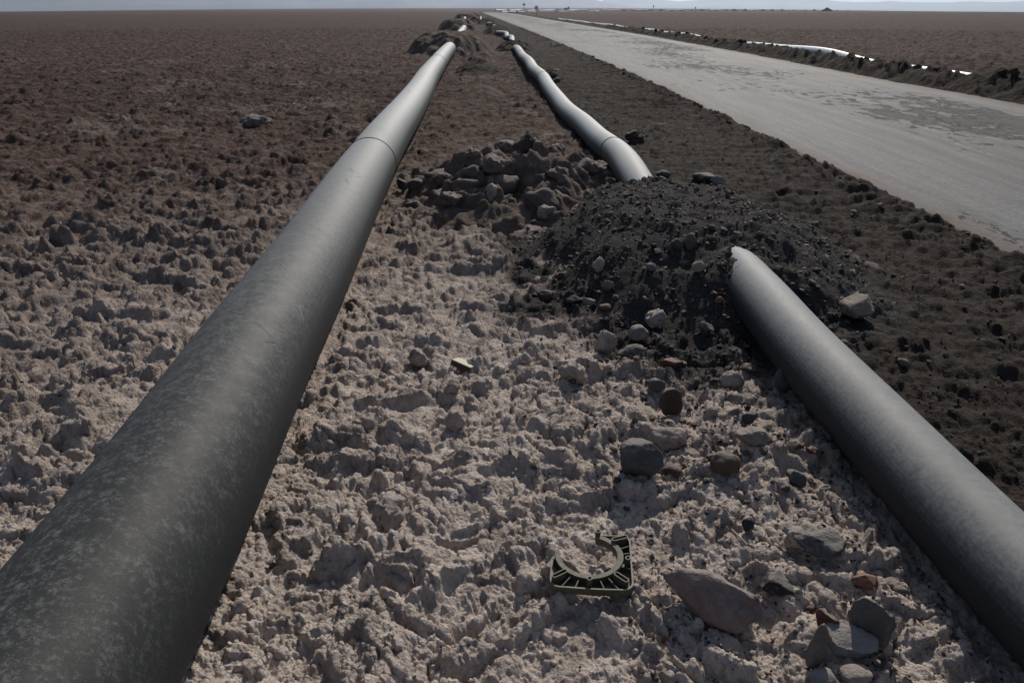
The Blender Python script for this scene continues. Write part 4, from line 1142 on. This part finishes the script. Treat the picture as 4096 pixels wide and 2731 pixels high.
t_ = NT('green_glass'); t_.set(Roughness=0.08, **{'Base_Color': (0.55, 0.75, 0.66)}); t_.b.inputs['Transmission Weight'].default_value = 0.7
bm = bmesh.new()
A = [bm.verts.new((0.03 * math.cos(a), 0.03 * math.sin(a), 0.0)) for a in np.linspace(0, 2.6, 9)]
B = [bm.verts.new((0.022 * math.cos(a), 0.022 * math.sin(a), 0.05 + 0.02 * math.sin(3 * a))) for a in np.linspace(0, 2.6, 9)]
for k in range(8): bm.faces.new((A[k], A[k + 1], B[k + 1], B[k]))
bmesh.ops.solidify(bm, geom=bm.faces[:], thickness=0.003)
o = bm_obj('glass_shard', bm, t_.m, None, True)
o.location = (-0.05, 6.55, seat_z(-0.05, 6.55) + 0.02); o.rotation_euler = (0.9, 0.4, 1.2)
tag(o, 'small green glass shard glinting in the cleft of the crust heap', 'glass shard')
M_PAPER = simple('pale_scrap', (0.50, 0.46, 0.38), 0.8, 0.2, 0.2, 20)
def scrap(x, y, s, lab, seed):
    rs = random.Random(seed); bm = bmesh.new(); n = 5
    vs = [[bm.verts.new((s * (i / n - .5) + rs.uniform(-.1, .1) * s, s * 0.5 * (j / n - .5) + rs.uniform(-.08, .08) * s, rs.uniform(0, .22) * s)) for i in range(n + 1)] for j in range(n + 1)]
    for j in range(n):
        for i in range(n): bm.faces.new((vs[j][i], vs[j][i + 1], vs[j + 1][i + 1], vs[j + 1][i]))
    bmesh.ops.solidify(bm, geom=bm.faces[:], thickness=0.004)
    o = bm_obj('crumpled_scrap', bm, M_PAPER); o.location = (x, y, seat_z(x, y) + 0.02)
    tag(o, lab, 'scrap')
scrap(1.05, 22.5, 0.36, 'crumpled pale scrap on the verge at the far bend of the wavy pipe', 3)
scrap(2.2, 12.1, 0.12, 'small pale scrap on the dark verge near the pipe seam', 5)
scrap(2.0, 39.5, 0.5, 'whitish scrap on the verge short of the road edge far ahead', 8)

# ------------------------------------------------------------------ pipe behind the earth bank, right of the road
yb = np.concatenate([np.arange(8, 60, 4.0), np.arange(60, 150, 9.0)])
wav = 0.05 * np.sin(yb * 0.42) + 0.05 * np.sin(yb * 0.23 + 1)
PB = np.stack([yb, xr(yb) + 1.30 + 0.10 * np.sin(yb * 0.31), -0.01 + wav + 0.14 * np.exp(-((yb - 27.5) / 1.8) ** 2)], 1)
M_PIPEW = simple('white_pipe_plastic', (0.66, 0.67, 0.65), 0.45, 0.4, 0.08, 6)
def bank_pipe():
    root = empty('pipeline', (float(PB[0, 1]), float(PB[0, 0]), 0)); bpy.context.view_layer.update(); inv = root.matrix_world.inverted()
    for a, b in ((8, 16), (16, 28), (28, 40), (40, 52), (52, 64), (64, 76), (76, 90), (90, 104), (104, 120), (120, 138)):
        o = tube('pipe_section', PB, RR, a, b - 0.01, M_PIPEW, root, 0.25 if a < 50 else 0.8, 24); o.matrix_parent_inverse = inv
    tag(root, 'white pipeline half hidden behind the dark earth bank right of the road', 'pipeline', 'pipelines along the road')
bank_pipe()

# ------------------------------------------------------------------ far away: pipes by the bend, spoil heaps, signs, truck, hills
def lz(x, y): return float(lay(np.array([x]), np.array([y]))[0])
def far_line(label, pts, rad, gaps, z):
    root = empty('pipeline', (pts[0][0], pts[0][1], lz(*pts[0]))); bpy.context.view_layer.update(); inv = root.matrix_world.inverted()
    P = np.array(pts, float); L = np.concatenate([[0], np.cumsum(np.hypot(*np.diff(P, axis=0).T))])
    for a, b in gaps:
        s = np.linspace(a, b, 8)
        x = np.interp(s, L, P[:, 0]); y = np.interp(s, L, P[:, 1])
        y = y + (np.arange(8) / 7 - 0.5) * 2.6 * abs(x[-1] - x[0])      # sections lie askew to the row
        q = [(x[k], y[k], lz(x[k], y[k]) + z + 0.1 * math.sin(s[k] * 0.31)) for k in range(8)]
        o = curve_tube('pipe_section', q, rad, M_PIPEW, root); o.matrix_parent_inverse = inv
    tag(root, label, 'pipeline', 'far pipelines past the bend')
rs = random.Random(4)
def gaps(total, lo, hi, g0, g1):
    out, s = [], 0.0
    while s < total:
        e = s + rs.uniform(lo, hi); out.append((s, min(e, total))); s = e + rs.uniform(g0, g1)
    return out
far_line('nearer white pipe sections curving round the bend at the far end of the road', [(-4.0, 345), (-2.0, 380), (4, 420), (14, 446), (30, 456), (46, 460)], 0.24, gaps(175, 8, 20, 2, 6), 0.55)
far_line('farther long row of white pipe sections on the horizon right of the signs', [(-12, 640), (10, 690), (60, 720), (160, 740), (260, 750)], 0.38, gaps(300, 10, 34, 3, 9), 1.05)
far_line('middle row of white pipe sections seen between the two road signs', [(-9, 520), (6, 545), (24, 552), (60, 556)], 0.28, gaps(85, 6, 16, 3, 7), 0.85)

M_EARTH = simple('dark_spoil_earth', (0.052, 0.040, 0.032), 0.95, 0.1, 0.4, 1.5)
def heap(x, y, rx, ry, h, lab, group):
    bm = bmesh.new(); n, m = 20, 6; rr = random.Random(int(x * 31 + y)); rings = []
    for j in range(m):
        t = 1 - j / (m - 1)
        rings.append([bm.verts.new((rx * t * math.cos(2 * math.pi * i / n) * rr.uniform(.85, 1.15), ry * t * math.sin(2 * math.pi * i / n) * rr.uniform(.85, 1.15), h * ((1 - t) ** 0.8) * rr.uniform(.8, 1.1) - 0.15)) for i in range(n)] if t > 0 else [bm.verts.new((0, 0, h))])
    for j in range(m - 2):
        for i in range(n): bm.faces.new((rings[j][i], rings[j][(i + 1) % n], rings[j + 1][(i + 1) % n], rings[j + 1][i]))
    for i in range(n): bm.faces.new((rings[-2][i], rings[-2][(i + 1) % n], rings[-1][0]))
    o = bm_obj('earth_heap', bm, M_EARTH, None, True); o.location = (x, y, lz(x, y))
    tag(o, lab, 'heap', group)
far_px = [2462, 2500, 2530, 2560, 2600, 2640, 2675, 2712, 2750, 2780, 2805, 2840, 2870, 2910, 2945, 2975, 3010, 3045, 3090, 3130, 3165, 3250, 3290]
SHARED = 'one of the low dark earth heaps strung along the far right horizon'
for k, px in enumerate(far_px):
    y = 780 + 12 * k; w = rs.uniform(1.6, 4.5); x = (px - 2048) / 3186 * y
    heap(x, y, w, 3, rs.uniform(1.0, 2.0), SHARED, 'earth heaps on the horizon')
heap((3212 - 2048) / 3186 * 760, 760, 6.0, 5, 3.2, 'tallest dark earth heap on the right horizon', 'earth heaps on the horizon')
heap((2215 - 2048) / 3186 * 700, 700, 6.0, 4, 1.9, 'long dark heap left of the far truck', 'earth heaps on the horizon')
heap((2262 - 2048) / 3186 * 705, 705, 12.0, 5, 1.3, 'broad low heap that the far truck stands behind', 'earth heaps on the horizon')
heap((2063 - 2048) / 3186 * 430, 436, 3.4, 4, 1.2, 'dark heap inside the road bend left of the yellow sign', 'earth heaps on the horizon')
heap((2012 - 2048) / 3186 * 415, 436, 3.0, 4, 0.9, 'dark heap at the very tip of the road bend', 'earth heaps on the horizon')

M_POST = simple('rusty_post', (0.075, 0.055, 0.045), 0.8)
M_YSIGN = simple('yellow_sign_sheet', (0.85, 0.42, 0.03), 0.5, 0.4, 0.05, 3)
M_BLK = simple('black_sign_print', (0.02, 0.02, 0.02), 0.6)
M_WSIGN = simple('white_sign_sheet', (0.85, 0.83, 0.81), 0.5, 0.4, 0.05, 3)
M_REDB = simple('dark_red_sign_ring', (0.10, 0.025, 0.03), 0.5, 0.4, 0.1, 3)
def sheet(name, pts, y0, y1, mat, root):
    """flat plate facing the camera side (-Y)"""
    bm = bmesh.new(); bm_prism(bm, pts, -y1, -y0)
    for v in bm.verts: v.co = Vector((v.co.x, -v.co.z, v.co.y))
    return bm_obj(name, bm, mat, root)
root = empty('warning_sign', (4.15, 300, lz(4.15, 300)))
bm = bmesh.new(); bm_cyl(bm, (0, 0.06, 1.55), 0.06, 3.1, 10); bm_obj('post', bm, M_POST, root)
d = 0.52; zc = 3.1
sheet('panel_edge', [(d, zc), (0, zc + d), (-d, zc), (0, zc - d)], -0.01, 0.01, M_BLK, root)
d = 0.47; sheet('panel', [(d, zc), (0, zc + d), (-d, zc), (0, zc - d)], -0.02, -0.012, M_YSIGN, root)
for sx, up in ((-0.12, 1), (0.13, -1)):
    sheet('arrow', [(sx - 0.035, zc - 0.2 * up), (sx + 0.035, zc - 0.2 * up), (sx + 0.035, zc + 0.05 * up), (sx + 0.10, zc + 0.05 * up), (sx, zc + 0.22 * up), (sx - 0.10, zc + 0.05 * up), (sx - 0.035, zc + 0.05 * up)][::up], -0.028, -0.022, M_BLK, root)
tag(root, 'yellow diamond warning sign on a thin post by the far road bend', 'road sign')
root = empty('no_overtaking_sign', (5.65, 200, lz(5.65, 200)))
bm = bmesh.new(); bm_cyl(bm, (0, 0.06, 0.75), 0.05, 1.5, 10); bm_obj('post', bm, M_POST, root)
zc = 1.87
def disc(r, n=40): return [(r * math.cos(2 * math.pi * k / n), zc + r * math.sin(2 * math.pi * k / n)) for k in range(n)]
sheet('ring', disc(0.46), -0.01, 0.01, M_REDB, root)
sheet('disc', disc(0.36), -0.02, -0.012, M_WSIGN, root)
for cx in (-0.14, 0.15):
    sheet('car_symbol', [(cx - .12, zc - .06), (cx + .12, zc - .06), (cx + .12, zc + .01), (cx + .07, zc + .02), (cx + .05, zc + .07), (cx - .05, zc + .07), (cx - .07, zc + .02), (cx - .12, zc + .01)], -0.028, -0.022, M_BLK, root)
tag(root, 'round white sign with dark ring and two cars beside the earth bank', 'road sign')
for px, y, hh, lab in ((2570, 620, 4.0, 'taller of the two tiny dark post signs on the right horizon'), (2725, 640, 3.0, 'shorter of the two tiny dark post signs on the right horizon')):
    x = (px - 2048) / 3186 * y
    root = empty('distance_marker', (x, y, lz(x, y)))
    bm = bmesh.new(); bm_cyl(bm, (0, 0.08, hh / 2), 0.12, hh, 8); bm_obj('post', bm, M_POST, root)
    sheet('plate', [(-.45, hh - .9), (.45, hh - .9), (.45, hh), (-.45, hh)], -0.05, 0.0, M_BLK, root)
    tag(root, lab, 'road sign', 'tiny signs on the horizon')

M_TRUCK = simple('dark_truck_paint', (0.045, 0.06, 0.065), 0.4, 0.5, 0.1, 2)
M_TYRE = simple('tyre_rubber', (0.015, 0.015, 0.015), 0.8)
M_GLS = simple('dark_window_glass', (0.03, 0.04, 0.045), 0.1, 0.5)
x, y = (2251 - 2048) / 3186 * 712, 716
root = empty('truck', (x, y, lz(x, y) + 1.15))
bm = bmesh.new(); bm_box(bm, (-0.4, 0, 1.0), (2.6, 1.9, 0.7)); bmesh.ops.bevel(bm, geom=bm.edges[:], offset=0.08, segments=2); bm_obj('cargo_bed', bm, M_TRUCK, root)
bm = bmesh.new(); bm_prism(bm, [(0.95, 0.55), (2.1, 0.55), (2.1, 1.3), (1.75, 2.05), (0.95, 2.05)], -0.92, 0.92)
for v in bm.verts: v.co = Vector((v.co.x, v.co.z, v.co.y))
bmesh.ops.bevel(bm, geom=bm.edges[:], offset=0.05, segments=1); bm_obj('cab', bm, M_TRUCK, root)
bm = bmesh.new(); bm_box(bm, (1.42, -0.95, 1.6), (0.7, 0.03, 0.45)); bm_obj('window', bm, M_GLS, root)
for wx in (-1.1, 1.5):
    for wy in (-0.85, 0.85):
        bm = bmesh.new(); bm_cyl(bm, (wx, wy, 0.42), 0.42, 0.28, 20, Matrix.Rotation(R(90), 4, 'X')); bm_obj('wheel', bm, M_TYRE, root)
bm = bmesh.new(); bm_cyl(bm, (2.0, 0.7, 2.3), 0.05, 1.2, 8); bm_obj('mast', bm, M_TRUCK, root)
tag(root, 'tiny dark truck with a box load standing on the horizon right of the signs', 'truck')

M_HILL = simple('bare_desert_hill', (0.12, 0.095, 0.08), 0.95, 0.1, 0.3, 0.002)
def hills(name, y0, depth, az0, az1, prof, seed):
    """ridge in relief: prof maps azimuth to height"""
    nA, nD = 220, 26
    A = np.linspace(R(az0), R(az1), nA); Q = np.linspace(-1, 1, nD)
    AA, QQ = np.meshgrid(A, Q)
    dist = y0 + QQ * depth
    x = dist * np.sin(AA); y = dist * np.cos(AA)
    H = np.interp(AA.ravel(), np.radians(prof[:, 0]), prof[:, 1]).reshape(AA.shape)
    nz = fbm((x / 900 + seed).ravel(), (y / 900).ravel(), 5).reshape(AA.shape)
    z = H * np.clip(1 - np.abs(QQ + 0.12 * nz) ** 1.3, 0, 1) * (1 + 0.18 * nz) - 60 * (np.abs(QQ) > 0.97) + lay(x, y)
    i = np.arange(nA * nD).reshape(nD, nA)
    F = np.stack([i[:-1, :-1].ravel(), i[:-1, 1:].ravel(), i[1:, 1:].ravel(), i[1:, :-1].ravel()], 1)
    me = mesh_np(name, np.stack([x.ravel(), y.ravel(), z.ravel()], 1), F, M_HILL)
    tag(link(name, me), kind='structure')
hills('hills', 11500, 1500, -46, 9.2, np.array([(-46, 190), (-34, 210), (-25, 260), (-15, 300), (-8, 320), (0, 290), (2, 230), (3.4, 150), (4.4, 118), (5.6, 88), (6.6, 62), (7.4, 40), (8.2, 14), (8.9, 0), (9.2, -30)], float), 1.0)
hills('hills', 15500, 1800, 6, 60, np.array([(6, 250), (8.0, 210), (9.5, 155), (10.8, 118), (12, 128), (14, 160), (17, 175), (19, 150), (22, 128), (25, 118), (28, 150), (31, 160), (34, 140), (45, 200), (60, 220)], float), 5.0)

# pale track far out on the left
q = np.linspace(0, 1, 60); tx = -230 + 150 * q; ty = 262 + 34 * q
V = np.concatenate([np.stack([tx, ty - 2.2, lay(tx, ty) + 0.16], 1), np.stack([tx, ty + 2.2, lay(tx, ty) + 0.16], 1)])
F = np.stack([np.arange(59), np.arange(1, 60), np.arange(61, 120), np.arange(60, 119)], 1)
tag(link('dirt_track', mesh_np('dirt_track', V, F, simple('pale_track_dust', (0.26, 0.22, 0.19), 0.9, 0.1, 0.2, 0.5))), kind='structure')

# ------------------------------------------------------------------ the air between here and the hills
t = NT('haze_air'); t.t.nodes.remove(t.b)
pv = t.t.nodes.new('ShaderNodeVolumePrincipled')
pv.inputs['Color'].default_value = (0.70, 0.83, 1.0, 1)
pv.inputs['Density'].default_value = 8.0e-5
pv.inputs['Anisotropy'].default_value = 0.55
t.l(pv.outputs[0], t.t.nodes['Material Output'].inputs['Volume'])
bm = bmesh.new(); bm_box(bm, (0, 0, 150), (80000, 80000, 900))
o = bm_obj('haze', bm, t.m); tag(o, kind='stuff')
